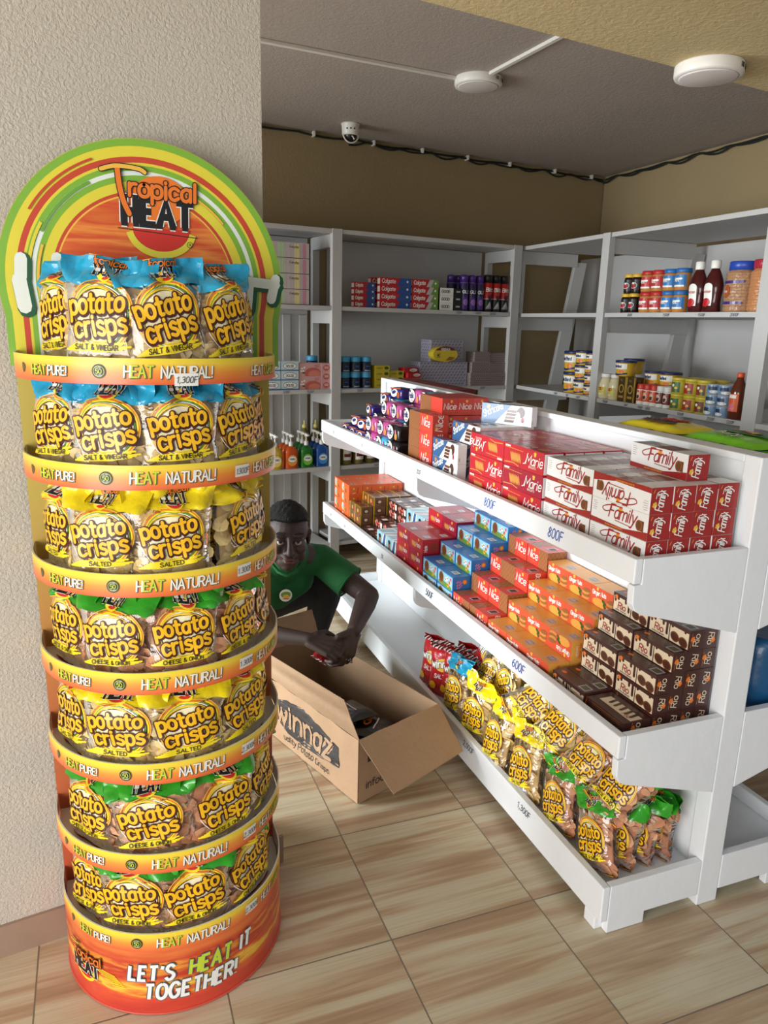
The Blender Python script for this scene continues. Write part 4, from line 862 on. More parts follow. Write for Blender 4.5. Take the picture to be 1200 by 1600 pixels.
    e = A_(); e.rect(-.03, .0, -.024, H, K['ypk'], 1); e.rect(-.016, .01, .012, .03, K['choc'], 1); e.disc(.0, .02, .009, .007, K['riocream'], 2, 8)
    t = A_(); t.rect(-.037, -.03, .037, -.025, K['ypk'], 1); t.rect(-.02, -.012, .02, .012, K['choc'], 1); t.text('Moka', 0, -.004, .009, .0012, K['riocream'], 2, align='c') ; t.ops = t.ops[:2]
    BX['wrapped'] = (carton('wrapped', L, D, H, K['brownpk'], a, e, e, t), (L, D, H))
    L, D, H = .118, .068, .0485; a = A_(); a.disc(-.034, .026, .017, .02, K['riocream'], 2, 16); a.disc(-.034, .026, .011, .014, K['lsky'], 3, 12); a.disc(-.012, .018, .018, .013, K['tan'], 4, 14, rot=-.5); a.disc(.006, .012, .015, .009, K['cookie'], 5, 12, rot=-.4); a.text('6', -.034, .018, .016, .0024, WHT, 6, align='c')
    a.ops.pop(); a.ops.pop() if False else None
    e = A_(); e.text('Bakers', .0, .0, .01, .001, GOLD, 2, rot=PI / 2); e.ops = []; crown(e, -.01, .03, .006, GOLD, 2); e.stroke([(.008, .01), (.012, .036)], .003, K['riored'], 2); e.stroke([(-.016, .008), (-.002, .01)], .002, WHT, 2)
    t = A_(); t.rect(.01, -.012, .036, .008, K['riocream'], 1); t.rect(.014, -.008, .032, .004, GREY, 2)
    BX['orangebox'] = (carton('orangebox', L, D, H, K['orange'], a, e, e, t), (L, D, H))
variants()
# soft packs with rounded body (cream biscuit packs)
def softpack(name, L, D, H, m, front, endm=None):
    b = MB(); n = 20
    def fn(u, v):
        an = u * 2 * PI; ex = (v - .5) * 2; sh = (1 - abs(ex) ** 8) ** .5 if abs(ex) < 1 else 0
        c, s_ = math.cos(an), math.sin(an); q = (abs(c) ** 5 + abs(s_) ** 5) ** (-.2)
        return (ex * L / 2, D / 2 * c * q * (.82 + .18 * sh), H / 2 + H / 2 * s_ * q * (.6 + .4 * sh))
    b.grid(fn, n, 12, m, True, True); b.face(list(range(n)), endm or m); b.face([12 * (n) + i for i in range(n)], endm or m)
    front.emit(b, on_front(0, -D / 2 - .0012), base=.0004, step=.0002); return b.mesh(name)
for key, bm, bl in (('hello_pink', K['pk'], 0), ('hello_black', K['pb'], 1), ('hello_blue', K['pl'], 2)):
    a = A_(); a.disc(-.02, .034, .032, .030, BLK, 1, 24); a.disc(-.02, .034, .030, .028, WHT, 2, 24, wob=.05); a.text('Hello', -.022, .024, .022, .0034, K['navy'], 4, align='c', slant=.05, gap=1.6, sx=.72, rot=.05); a.rect(-.045, .048, -.03, .057, BLK, 4, shear=.003); a.stroke([(-.03, .015), (-.008, .016)], .003, K['marie'], 4)
    a.disc(.034, .022, .012, .014, K['tan'], 2, 10); a.disc(.03, .04, .006, .008, K['pink'], 2, 8)
    BX[key] = (softpack(key, .115, .075, .062, bm, a), (.115, .077, .062))
a = A_(); a.disc(-.01, .026, .034, .017, WHT, 1, 14, rot=.2); a.text('Oreo', -.012, .018, .016, .003, K['navy'], 3, align='c', slant=.2, gap=1.4) ; a.ops = a.ops[:1]; a.disc(-.014, .03, .022, .008, K['navy'], 2, 14, rot=.2); a.disc(.03, .02, .016, .015, K['porange'], 2, 12); a.stroke([(-.05, .045), (.05, .05)], .006, K['porange'], 1)
BX['purple'] = (softpack('purple', .115, .07, .05, K['purple'], a), (.115, .07, .05))

def put_box(key, x, y, z, label, group, yaw=-PI / 2, name='biscuit_box', cat='biscuit box', tilt=0.0):
    o = bpy.data.objects.new(name, BX[key][0]); COL.objects.link(o); o.location = (x, y, z); o.rotation_euler = (0, tilt, yaw)
    tag(o, label, cat, group); return o
LAYN = ['bottom', 'second', 'third', 'fourth', 'fifth', 'sixth']
ROWN = ['front', 'second', 'third', 'fourth', 'fifth', 'sixth', 'seventh']
NEAR = ['nearest', 'second', 'third', 'fourth', 'fifth']
jr = random.Random(5)
def stack(keys, x0, y0, z0, px, py, pz, layers, ncol, desc, shelf, group, skip=lambda c, k, l: False, name='biscuit_box', cat='biscuit box', jit=.0012):
    """layers[k] boxes high in row k back from the aisle; ncol columns away from the camera"""
    for c in range(ncol):
        for k, n in enumerate(layers):
            for l in range(n):
                if skip(c, k, l): continue
                key = keys(c, k, l) if callable(keys) else keys
                L, D, H = BX[key][1]
                lab = '%s, %s shelf, %s column from the near end, %s layer, %s row' % (desc, shelf, NEAR[c], LAYN[l], ROWN[k])
                if len(lab.split()) > 16: lab = '%s, %s shelf, %s column, %s layer, %s row' % (desc, shelf, NEAR[c], LAYN[l], ROWN[k])
                put_box(key, x0 + D / 2 + k * px + jr.uniform(-jit, jit) * .5, y0 + L / 2 + c * py + jr.uniform(-jit, jit), z0 + l * pz, lab, group, -PI / 2 + jr.uniform(-.006, .006), name, cat)
Z1, Z2 = SURF[0] + .0004, SURF[1] + .0004
# top shelf
fam = lambda c, k, l: 'family_flip' if (c == 0 and k == 0 and l == 2) or (l == 2 and k == 3) else 'family'
stack(fam, 1.118, 1.282, Z1, .0625, .2065, .0614, [3, 3, 3, 3], 2, 'white biscuit box with dark red ends', 'top', 'white and dark red biscuit boxes')
put_box('family', 1.275, 1.418, Z1 + 3 * .0614 + .0002, 'white and dark red biscuit box lying alone on top of the white stack', None, -PI / 2 - .03)
stack(lambda c, k, l: 'marie_flip' if (c == 1 and l == 2 and k == 0) else ('marie_dark' if (c == 0 and l == 1) else 'marie'), 1.112, 1.70, Z1, .0640, .214, .0634, [3, 3, 3, 3], 2, 'crimson biscuit box with white script', 'top', 'crimson biscuit boxes')
for l in range(2): put_box('shortcake', 1.13, 2.315, Z1 + l * .0656, 'blue and white shortcake box by the aisle lip, %s of two' % ['lower', 'upper'][l], None, -PI / 2)
for k in range(6):
    for l in range(3):
        put_box('shortcake', 1.155 + .018 + k * .0335, 2.25 + .07 * (0), Z1 + l * .0656, 'blue and white shortcake box, %s row behind the lip, %s layer' % (ORD[k], LAYN[l]), 'shortcake boxes behind the lip') if k > 0 or l == 2 else None
put_box('shortcake', 1.30, 2.22, Z1 + 3 * .0656, 'blue and white shortcake box standing alone on top, turned upside down', None, 0.0).rotation_euler = (0, 0, -1.12)
for l in range(3): put_box('nice_long', 1.15, 2.545, Z1 + l * .067, 'long red and waffle brown biscuit box at the lip, %s layer' % LAYN[l], 'waffle boxes at the lip')
for k in range(3):
    for l in range(4): put_box('nice_end', 1.215 + k * .0625, 2.60, Z1 + l * .0645 - (.0 if l < 3 else 0), 'red and waffle box end towards the camera, %s from the lip, %s layer' % (ORD[k], LAYN[l]), 'red boxes turned end on', 0.0)
hk = ['hello_pink', 'hello_black', 'hello_blue']
for (key, x, y, z, lab) in (
    ('hello_black', 1.13, 2.76, 0, 'black cream biscuit pack with white badge leaning on the lip next to the waffle boxes'), ('hello_black', 1.135, 2.77, 1, 'upper black cream biscuit pack with large white badge next to the waffle boxes'),
    ('hello_blue', 1.13, 2.89, 0, 'light blue cream biscuit pack low at the lip between black and pink packs'), ('hello_pink', 1.14, 2.90, 1, 'pink cream biscuit pack on the light blue pack by the lip'),
    ('hello_pink', 1.13, 3.02, 0, 'pink cream biscuit pack low at the lip, nearest of the lower pink ones'), ('hello_pink', 1.135, 3.03, 1, 'pink cream biscuit pack, far upper one near the purple packs'),
    ('hello_black', 1.215, 2.80, 2, 'black cream biscuit pack on the third layer behind the waffle boxes'), ('hello_blue', 1.29, 2.80, 3, 'light blue cream biscuit pack at the very top behind the red boxes'),
    ('hello_pink', 1.215, 2.94, 2, 'pink cream biscuit pack on the third layer, middle of the pile'), ('hello_pink', 1.22, 3.07, 2, 'pink cream biscuit pack on the third layer, far side of the pile'), ('hello_pink', 1.30, 2.95, 3, 'topmost pink cream biscuit pack beside the spine panel')):
    put_box(key, x, y, Z1 + z * .0625, lab, None, -PI / 2 + jr.uniform(-.08, .08), 'biscuit_pack', 'biscuit pack')
for i in range(4):
    for l in range(3 if i < 3 else 3):
        for k in (1, 2):
            if l + k < 5: put_box(hk[(i + l) % 3 if i else 1], 1.135 + .078 * k, 2.80 + .118 * i, Z1 + l * .0625, 'cream biscuit pack inside the pile, %s place, %s layer, %s row' % (ORD[i], LAYN[l], ROWN[k]), 'cream biscuit packs inside the pile', -PI / 2, 'biscuit_pack', 'biscuit pack') if not (k == 1 and l == 2) else None
for i, (x, y, l, s_) in enumerate([(1.13, 3.15, 0, 0), (1.135, 3.27, 0, 0), (1.14, 3.16, 1, 0), (1.21, 3.28, 0, 0), (1.215, 3.27, 1, 0), (1.22, 3.29, 2, 0), (1.29, 3.3, 0, 0), (1.295, 3.3, 1, 0), (1.295, 3.31, 2, 0), (1.30, 3.3, 3, 0), (1.15, 3.28, 1, 0), (1.14, 3.4, 0, 0), (1.30, 3.17, 3, 0)]):
    if i == 12: z = Z1 + 3 * .0625
    else: z = Z1 + l * .0505
    put_box('purple', x, y, z, 'purple and orange biscuit pack, far end of top shelf, %s' % ['lip side nearest', 'lip side second', 'upper nearest', 'second row', 'second row upper', 'second row topmost', 'spine side lowest', 'spine side second', 'spine side third', 'spine side topmost', 'upper lip side far', 'lip side farthest', 'highest beside pink'][i], None, -PI / 2 + jr.uniform(-.12, .12), 'biscuit_pack', 'biscuit pack')
# middle shelf
stack(lambda c, k, l: 'rio_flip' if (k + l) % 2 else 'rio', 1.207, 1.295, Z2, .0432, .1465, .0519, [3, 4, 5, 5], 2, 'dark brown and cream chocolate biscuit box', 'middle', 'dark brown chocolate biscuit boxes')
put_box('rio_side', 1.163, 1.365, Z2, 'dark brown chocolate biscuit box lying on its side at the lip corner', None)
put_box('rio', 1.14, 1.515, Z2, 'dark brown and cream box at the lip, alone beside the ginger boxes', None); put_box('rio', 1.184, 1.515, Z2, 'dark brown and cream box behind the lone one at the lip', None)
stack(lambda c, k, l: 'ginger_flip' if (c == 0 and k == 1 and l == 1) else 'ginger', 1.115, 1.603, Z2, .0686, .1155, .058, [1, 2, 3, 4], 3, 'orange ginger biscuit box', 'middle', 'orange ginger biscuit boxes')
stack(lambda c, k, l: 'nice_flip' if (c + l) % 2 else 'nice', 1.115, 1.955, Z2, .0686, .123, .0637, [1, 2, 3, 4], 2, 'small red and waffle biscuit box', 'middle', 'small red waffle boxes')
stack('kids', 1.115, 2.207, Z2, .0686, .129, .055, [2, 3, 4, 5], 2, 'bright blue biscuit box with cookie picture', 'middle', 'bright blue biscuit boxes')
stack(lambda c, k, l: 'redsmall_dark' if (c + k + l) % 2 else 'redsmall', 1.115, 2.472, Z2, .0686, .130, .057, [3, 3, 4, 4], 2, 'small crimson biscuit box', 'middle', 'small crimson biscuit boxes')
stack('white_blue', 1.115, 2.74, Z2, .0686, .113, .0835, [1, 1, 2, 2], 2, 'white and light blue biscuit box', 'middle', 'white and light blue biscuit boxes')
stack('darkpack', 1.115, 2.972, Z2, .0686, .109, .0405, [1, 2, 4, 4], 2, 'dark brown and pink biscuit pack', 'middle', 'dark brown and pink packs', name='biscuit_pack', cat='biscuit pack')
stack('wrapped', 1.115, 3.196, Z2, .065, .0755, .0417, [3, 4, 4, 4], 2, 'film wrapped brown and yellow biscuit pack', 'middle', 'brown and yellow packs', name='biscuit_pack', cat='biscuit pack')
stack('orangebox', 1.113, 3.352, Z2, .0686, .1195, .049, [4, 4, 4, 4], 2, 'orange biscuit box', 'middle', 'orange biscuit boxes')
# ------------------------------------------------------------ goods on the wall shelves
def BSW(s, d, z): v = Vector((1.382, 4.342, 0)) + DX * s + DN * d; v.z = z; return v
def place(name, me_or, loc, yaw, label, cat, group=None, kind=None):
    o = bpy.data.objects.new(name, me_or); COL.objects.link(o); o.location = loc; o.rotation_euler = (0, 0, yaw); tag(o, label, cat, group); return o
def thing_from(parts, name, loc, yaw, label, cat, group=None):
    """parts: list of (part name, mesh); the first one is the body"""
    t = empty(name, loc, (0, 0, yaw)); tag(t, label, cat, group)
    for n, me in parts: o = bpy.data.objects.new(n, me); COL.objects.link(o); o.parent = t
    return t
KM = lambda n, c, r=.4, **k: mat(n, c, r, .05, 30, **k)
cred = KM('toothpaste_red', (190, 28, 34)); cblue = KM('toothpaste_blue', (36, 80, 150)); cgrn = KM('toothpaste_green', (110, 150, 60)); silver = KM('print_silver', (180, 180, 182), .3)
for key, c2, L in (('tp_blue', cblue, .215), ('tp_green', cgrn, .19), ('tp_small', cblue, .14)):
    D, H = .045, .0445 if L > .15 else .036; a = A_(); a.rect(-L / 2, 0, L * .12, H, cred, 1); a.poly([(L * .12, 0), (L / 2, 0), (L / 2, H), (L * .2, H)], c2, 1); a.poly([(L * .02, 0), (L * .2, 0), (L * .32, H), (L * .16, H)], cblue if c2 is cblue else KM('tp_grey', (190, 190, 190)), 2)
    a.text('Colgate', -L * .45, H * .3, H * .5, H * .085, WHT, 3, slant=.1, gap=1.5, sx=L / .235); a.disc(L * .38, H * .55, H * .16, H * .16, WHT, 3, 10)
    e = A_(); e.rect(-.016, .006, .016, H - .006, WHT, 1)
    BX[key] = (carton(key, L, D, H, cred, a, e, e), (L, D, H))
a = A_(); L, D, H = .17, .04, .045; a.rect(-L / 2, 0, L * .1, H, WHT, 1); a.text('GOOD', -L * .42, H * .34, H * .36, H * .07, BLK, 3, slant=.1, gap=2); a.rect(.04, .02, .07, .03, silver, 2); BX['tp_black'] = (carton('tp_black', L, D, H, BLK, a, None, None), (L, D, H))
z3, z2, z1 = SHELF_Z[3], SHELF_Z[2], SHELF_Z[1]
for l in range(4):
    place('toothpaste_box', BX['tp_small'][0], BSW(.182, .085, z3 + l * .0365), A8, 'small red and blue toothpaste box, leftmost stack, %s layer' % LAYN[l], 'toothpaste box')
    place('toothpaste_box', BX['tp_blue'][0], BSW(.378, .055, z3 + l * .0448), A8, 'large red and blue toothpaste box, middle stack, %s layer' % LAYN[l], 'toothpaste box')
    place('toothpaste_box', BX['tp_green'][0], BSW(.592, .055, z3 + l * .0448), A8, 'red toothpaste box with green end, right stack, %s layer' % LAYN[l], 'toothpaste box')
    place('toothpaste_box', BX['tp_blue'][0], BSW(.355, .13, z3 + l * .0448), A8, 'red toothpaste box behind the middle stack, %s layer' % LAYN[l], 'toothpaste box')
    if l < 3: place('toothpaste_box', BX['tp_black'][0], BSW(.782, .05, z3 + l * .0455), A8, 'white and black toothpaste box beside the purple cans, %s layer' % LAYN[l], 'toothpaste box')
def label_wrap(b, r, z0, z1_, m, n=24, a0=-110, a1=110):
    b.grid(lambda u, v: ((r + .0006) * math.sin(math.radians(a0 + (a1 - a0) * u)), -(r + .0006) * math.cos(math.radians(a0 + (a1 - a0) * u)), z0 + (z1_ - z0) * v), n, 2, m)
def cylmap(r, z0=0): return lambda u, v, o: ((r + o) * math.sin(u / r), -(r + o) * math.cos(u / r), z0 + v)
def can_meshes():
    r, H = .0285, .225; pv = KM('can_purple', (70, 40, 120), .25); 
    b = MB(); b.lathe([(r * .95, 0), (r, .003), (r, H * .74, pv), (r * .93, H * .78, silver), (r * .9, H * .785)], KM('can_dark_purple', (40, 26, 74), .25), 20)
    a = Art(.006); a.rect(-.02, .012, .02, .09, pv, 1, 5, 2); a.disc(0, .055, .018, .02, KM('can_lilac', (150, 100, 180)), 2, 14, 2); a.text('GLO', 0, .11, .018, .003, WHT, 2, align='c', gap=2); a.emit(b, cylmap(r), base=.0006, step=.0003)
    c = MB(); c.lathe([(r * .92, H * .785), (r * .93, H * .95), (r * .84, H * .985), (r * .3, H)], pv, 20); A = [('can', b.mesh('can')), ('cap', c.mesh('cap'))]
    r, H = .0315, .232; rd = KM('can_red', (176, 26, 30), .25)
    b = MB(); b.lathe([(r * .95, 0), (r, .003), (r, H * .34, silver), (r, H * .36, rd), (r, H * .78, BLK), (r * .93, H * .80), (r * .9, H * .8)], BLK, 20)
    a = Art(.006); a.poly([(-.018, .055), (.018, .055), (0, .115)], silver, 1) if False else None
    for i in range(6): a.stroke([(-.024 + .008 * i, .02), (0, .062)], .004, silver, 1)
    for i in range(6): a.stroke([(-.02 + .008 * i, .104), (0, .066)], .003, BLK, 1)
    a.text('Blitz', 0, .128, .022, .0034, WHT, 3, align='c', slant=.1, gap=1.5, sx=1.0); a.emit(b, cylmap(r), base=.0006, step=.0003)
    c = MB(); c.lathe([(r * .94, H * .8), (r * .95, H * .97), (r * .8, H)], BLK, 20); B = [('can', b.mesh('can')), ('cap', c.mesh('cap'))]
    return A, B
CA, CB = can_meshes()
for i, (s, d) in enumerate([(.835, .115), (.893, .05), (.953, .05), (1.014, .05), (.90, .125), (.965, .125)]):
    thing_from(CA, 'spray_can', BSW(s, d, z3), A8, 'purple spray can, %s' % ['leftmost, behind the black toothpaste boxes', 'front row beside the toothpaste boxes', 'front row in the middle of the purple ones', 'front row next to the red and black cans', 'rear row, left one', 'rear row, right one'][i], 'spray can', 'purple spray cans')
for i, (s, d) in enumerate([(1.098, .05), (1.164, .05), (1.230, .05)][:3]):
    thing_from(CB, 'spray_can', BSW(s - .018, d, z3), A8, 'tall red and black spray can, %s of three beside the post' % ['left', 'middle', 'right'][i], 'spray can', 'red and black spray cans')
# tissue bundle column on the upper left
tp = KM('tissue_pale', (196, 184, 184), .7); tg = KM('tissue_green', (178, 206, 160), .7); ty = KM('tissue_yellow', (226, 212, 150), .7); tpk = KM('tissue_pink', (206, 140, 160), .7)
L, D, H = .30, .16, .083; a = A_()
for u, w, m_ in ((-.13, .03, tp), (-.09, .012, ty), (-.07, .01, ty), (-.02, .034, tg), (.04, .03, tp), (.075, .03, ty), (.12, .02, tpk)): a.rect(u - w / 2, .004, u + w / 2, H - .004, m_, 1)
for k in range(10): a.stroke([(-.14 + k * .03, .003), (-.14 + k * .03, H - .003)], .0008, KM('tissue_fold', (150, 140, 138)), 2)
a.text('Everyday', .03, .055, .013, .0014, BLK, 3, slant=.2, sx=.8, gap=1.2); a.rect(-.15, .0, .15, .003, BLK, 3)
a.text('tissue', -.12, .05, .010, .0012, ORG, 3)
BX['tissue'] = (carton('tissue', L, D, H, tp, a), (L, D, H))
for l in range(4): place('tissue_pack', BX['tissue'][0], BSW(-.35, .10, z3 + l * .0835), A8, 'pastel tissue bundle in the upper left shelf column, %s layer' % LAYN[l], 'tissue pack', 'tissue bundles')
# white oval boxes and pink soap on the third shelf left
lb = KM('box_pale_blue', (188, 208, 214)); L, D, H = .108, .08, .054; a = A_(); a.disc(0, H * .5, .042, .019, BLK, 1, 24); a.disc(0, H * .5, .0395, .0165, WHT, 2, 24); a.text('DOLISE', 0, H * .38, .013, .0022, KM('print_ink_blue', (24, 44, 90)), 3, align='c', gap=1.6, sx=.85); a.rect(-L / 2, 0, L / 2, .006, cblue, 1)
BX['oval'] = (carton('oval', L, D, H, lb, a), (L, D, H))
pks = KM('soap_pink', (212, 160, 160)); pkd = KM('soap_pink_dark', (196, 96, 84)); L, D, H = .135, .07, .076; a = A_(); a.disc(.02, .016, .055, .034, pkd, 1, 20); a.rect(-L / 2, -.02, L / 2, 0, pks, 2); a.ops.pop(); a.disc(.03, .012, .04, .022, KM('soap_salmon', (216, 130, 112)), 2, 16); a.text('SISI', .03, .052, .013, .0018, pkd, 3, gap=1.6)
for u, v in ((-.05, .045), (-.042, .03), (-.035, .05), (-.055, .03)): a.disc(u, v, .007, .006, WHT, 3, 8)
a.disc(-.04, .02, .009, .005, K['leaf'], 3, 8)
BX['soap'] = (carton('soap', L, D, H, pks, a), (L, D, H)); L, D, H = .066, .09, .05; a = A_(); a.disc(0, .024, .022, .018, pkd, 1, 16); a.text('SISI', 0, .02, .011, .0016, WHT, 2, align='c')
BX['soap_small'] = (carton('soap_small', L, D, H, pks, a), (L, D, H))
for c in range(3):
    for l in range(3): place('tissue_box', BX['oval'][0], BSW(-.320 - c * .112, .06, z2 + l * .0545), A8, 'pale blue box with dark oval badge, %s column from the pink soap, %s layer' % (ORD[c], LAYN[l]), 'box', 'pale blue boxes')
for l in range(2): place('soap_box', BX['soap'][0], BSW(-.193, .06, z2 + l * .0765), A8, '%s of two large pink soap boxes with flowers by the post' % ['lower', 'upper'][l], 'soap box')
for l in range(3): place('soap_box', BX['soap_small'][0], BSW(-.089, .065, z2 + l * .0505), A8, 'small pink soap box next to the post, %s layer' % LAYN[l], 'soap box')
# blue capped jars
jb = KM('jar_cap_blue', (70, 160, 205)); jd = KM('jar_navy', (20, 34, 60)); jw = KM('jar_label', (150, 180, 200))
b = MB(); r = .034; b.lathe([(r * .96, 0, jw), (r, .004), (r, .06), (r * .94, .064)], jd, 22); a = Art(.008); a.rect(-.022, .03, .022, .048, BLK, 1, 5, 1); a.rect(-.012, .034, .014, .043, cblue, 2, 3, 1); a.rect(-.02, .01, .02, .016, jw, 1, 5, 1); a.emit(b, cylmap(r), base=.0006, step=.0003)
c = MB(); c.lathe([(r * .97, .0645), (r * .99, .067), (r * .99, .09), (r * .93, .094)], jb, 22); JAR = [('jar', b.mesh('jar')), ('lid', c.mesh('lid'))]
for i in range(3):
    for l in range(2):
        for dd in range(2): thing_from(JAR, 'cream_jar', BSW(.044 + i * .0725, .05 + dd * .075, z2 + l * .0945), A8, 'navy jar with light blue cap, %s from the post, %s layer, %s row' % (ORD[i], ['lower', 'upper'][l], ['front', 'rear'][dd]), 'jar', 'blue capped jars')
for l in range(2): thing_from(JAR, 'cream_jar', BSW(-.115, .17, z2 + l * .0945), A8, 'navy jar with light blue cap, %s one standing behind the small pink soaps' % ['lower', 'upper'][l], 'jar')
ysoap = KM('soap_yellow', (196, 176, 40)); L, D, H = .102, .06, .034; a = A_(); a.rect(-.05, .006, .05, .028, ysoap, 1); a.disc(.028, .018, .016, .010, K['leaf'], 2, 10); a.disc(-.02, .017, .022, .006, KM('soap_olive', (150, 140, 30)), 2, 12); BX['ysoap'] = (carton('ysoap', L, D, H, ysoap, a), (L, D, H))
for l in range(4): place('soap_box', BX['ysoap'][0], BSW(.292, .05, z2 + l * .0345), A8, 'yellow and green soap box in the taller stack, %s layer' % LAYN[l], 'soap box')
for l in range(3): place('soap_box', BX['ysoap'][0], BSW(.40, .06, z2 + l * .0345), A8, 'yellow and green soap box in the shorter stack, %s layer' % LAYN[l], 'soap box')
L, D, H = .11, .06, .03; a = A_(); a.disc(.02, .015, .032, .010, WHT, 1, 14); a.text('Geisha', .0, .011, .007, .001, cred, 2); a.ops.pop() if False else None; BX['rsoap'] = (carton('rsoap', L, D, H, cred, a), (L, D, H))
for i, (s, d, l, yw) in enumerate([(.505, .05, 0, .08), (.51, .05, 1, -.15), (.52, .05, 2, .2), (.50, .12, 0, 0), (.51, .12, 1, .1), (.50, .06, 3, .15), (.505, .12, 2, -.1)]):
    place('soap_box', BX['rsoap'][0], BSW(s, d, z2 + l * .0305), A8 + yw, 'small red and white soap box in the loose heap, %s' % ['front bottom', 'front second layer', 'front third layer', 'rear bottom', 'rear second layer', 'front topmost', 'rear topmost'][i], 'soap box')
# grey patterned cartons
gy = KM('carton_grey_lilac', (168, 164, 178)); gyd = KM('carton_grey_print', (96, 92, 128)); gb = KM('carton_brown_grey', (150, 136, 132)); gbd = KM('carton_brown_print', (86, 60, 60))
def patt(key, L, D, H, m, md, st, sl=.5, t_=True):
    a = A_(); e = A_(); k = 0
    for ar, W_ in ((a, L), (e, D)):
        y = st * .5
        while y < H - st * .3:
            x = -W_ / 2 + st * (.5 if k % 2 else .95)
            while x < W_ / 2 - st * .4:
                ar.stroke([(x - st * .28, y - st * .2 * sl), (x + st * .28, y + st * .2)], st * .13, md, 1); ar.stroke([(x - st * .2, y + st * .05), (x + st * .1, y + st * .32)], st * .09, md, 1); x += st
            y += st * .72; k += 1
    BX[key] = (carton(key, L, D, H, m, a, e, e), (L, D, H))
patt('patt_big', .37, .12, .155, gy, gyd, .026); patt('patt_top', .25, .12, .138, gy, gyd, .026); patt('patt_a', .15, .10, .07, gb, gbd, .017); patt('patt_b', .125, .10, .065, gb, gbd, .017); patt('patt_c', .285, .12, .085, gb, gbd, .017)
place('patterned_carton', BX['patt_big'][0], BSW(.765, .11, z2), A8, 'large grey carton with small slanted writing on the third back shelf', 'carton')
place('patterned_carton', BX['patt_top'][0], BSW(.81, .15, z2 + .1555), A8, 'grey patterned carton standing on the large grey carton', 'carton')
place('patterned_carton', BX['patt_c'][0], BSW(1.098, .075, z2), A8, 'wide brownish patterned carton at the foot of the pile by the right post', 'carton')
place('patterned_carton', BX['patt_a'][0], BSW(1.045, .075, z2 + .0855), A8, 'brownish patterned carton, second layer left, by the right post', 'carton')
place('patterned_carton', BX['patt_b'][0], BSW(1.185, .075, z2 + .0855), A8, 'brownish patterned carton, second layer right, by the right post', 'carton')
place('patterned_carton', BX['patt_b'][0], BSW(1.05, .075, z2 + .156), A8, 'brownish patterned carton, topmost left of the pile by the right post', 'carton')
place('patterned_carton', BX['patt_b'][0], BSW(1.152 + .025, .08, z2 + .151), A8, 'brownish patterned carton, topmost right of the pile by the right post', 'carton')
# yellow and maroon oval sponge pack
mar = KM('pack_maroon', (110, 34, 34)); b = MB(); pts = [(.095 * math.cos(t_ * PI / 12), .048 + (.052 if math.sin(t_ * PI / 12) > 0 else .046) * math.sin(t_ * PI / 12)) for t_ in range(24)]
b.prism(pts, -.03, .03, KM('pack_yellow', (216, 190, 50))); a = A_(); a.poly([(x * .97, z) for x, z in pts if z > .062], mar, 1); a.text('KRISHNA', 0, .073, .015, .0026, WHT, 2, align='c', gap=1.6, sx=.85); a.text('K', -.06, .03, .024, .004, BLK, 2); a.poly([(.0, .01), (.05, .012), (.075, .03), (.03, .035)], K['cookie'], 2); a.emit(b, on_front(0, -.03))
tag(b.build('scrubber_pack', loc=BSW(.755, .052, z2 + .1555), rot=(0, 0, A8)), 'yellow and maroon pack leaning on top of the large grey carton', 'pack')
# pump bottles on the fourth shelf
def pump(nm, col, lab):
    m = bpy.data.materials.new(nm); m.use_nodes = True; p = m.node_tree.nodes['Principled BSDF']; p.inputs['Base Color'].default_value = lin(col) + [1]; p.inputs['Roughness'].default_value = .12; p.inputs['Transmission Weight'].default_value = .25
    nz = m.node_tree.nodes.new('ShaderNodeTexNoise'); nz.inputs['Scale'].default_value = 4; bb = m.node_tree.nodes.new('ShaderNodeMapRange'); bb.inputs['To Min'].default_value = .1; bb.inputs['To Max'].default_value = .16
    m.node_tree.links.new(nz.outputs['Fac'], bb.inputs['Value']); m.node_tree.links.new(bb.outputs[0], p.inputs['Roughness'])
    b = MB()
    def fn(u, v):
        an = u * 2 * PI; z = v * .135; w = .040 if z < .10 else .040 * max(.3, 1 - ((z - .10) / .035) ** 2 * .72); c, s_ = math.cos(an), math.sin(an); q = (abs(c) ** 4 + abs(s_) ** 4) ** (-.25)
        return (w * c * q, w * .62 * s_ * q, z)
    b.grid(fn, 24, 14, m, True, True); b.face(list(range(24)), m)
    a = Art(.01); a.disc(0, .05, .030, .034, KM(nm + '_label', lab), 1, 24); a.disc(0, .058, .025, .017, WHT, 2, 18); a.text('VADILE', 0, .054, .0095, .0018, KM('print_ink_blue', (24, 44, 90)), 3, align='c', gap=1.5, sx=.85); a.emit(b, on_front(0, -.0252), base=.0004, step=.0002)
    c = MB(); c.lathe([(.0125, .134), (.0135, .137), (.0135, .158), (.006, .16), (.0045, .162), (.0045, .185), (.010, .187), (.011, .203), (.008, .206)], PLASTIC, 14); c.box(-.006, -.034, .192, .006, 0, .203, PLASTIC)
    return [('bottle', b.mesh('bottle')), ('pump', c.mesh('pump'))]
PO, PG_, PB_, PY_ = pump('soap_orange', (220, 92, 34), (236, 150, 60)), pump('soap_green', (40, 120, 44), (120, 190, 60)), pump('soap_blue', (30, 84, 160), (60, 140, 210)), pump('soap_yellow_liquid', (216, 180, 50), (230, 200, 90))
for i, (s, P_, nm) in enumerate([(-.305, PO, 'orange'), (-.206, PG_, 'green'), (-.105, PB_, 'blue'), (-.405, PY_, 'yellow')]):
    for dd in range(3): thing_from(P_, 'pump_bottle', BSW(s + .006 * dd, .05 + dd * .072, z1), A8 + .08 * dd, '%s liquid soap pump bottle with round label, %s row on the fourth shelf' % (nm, ['front', 'middle', 'rear'][dd]), 'pump bottle', '%s soap pump bottles' % nm)
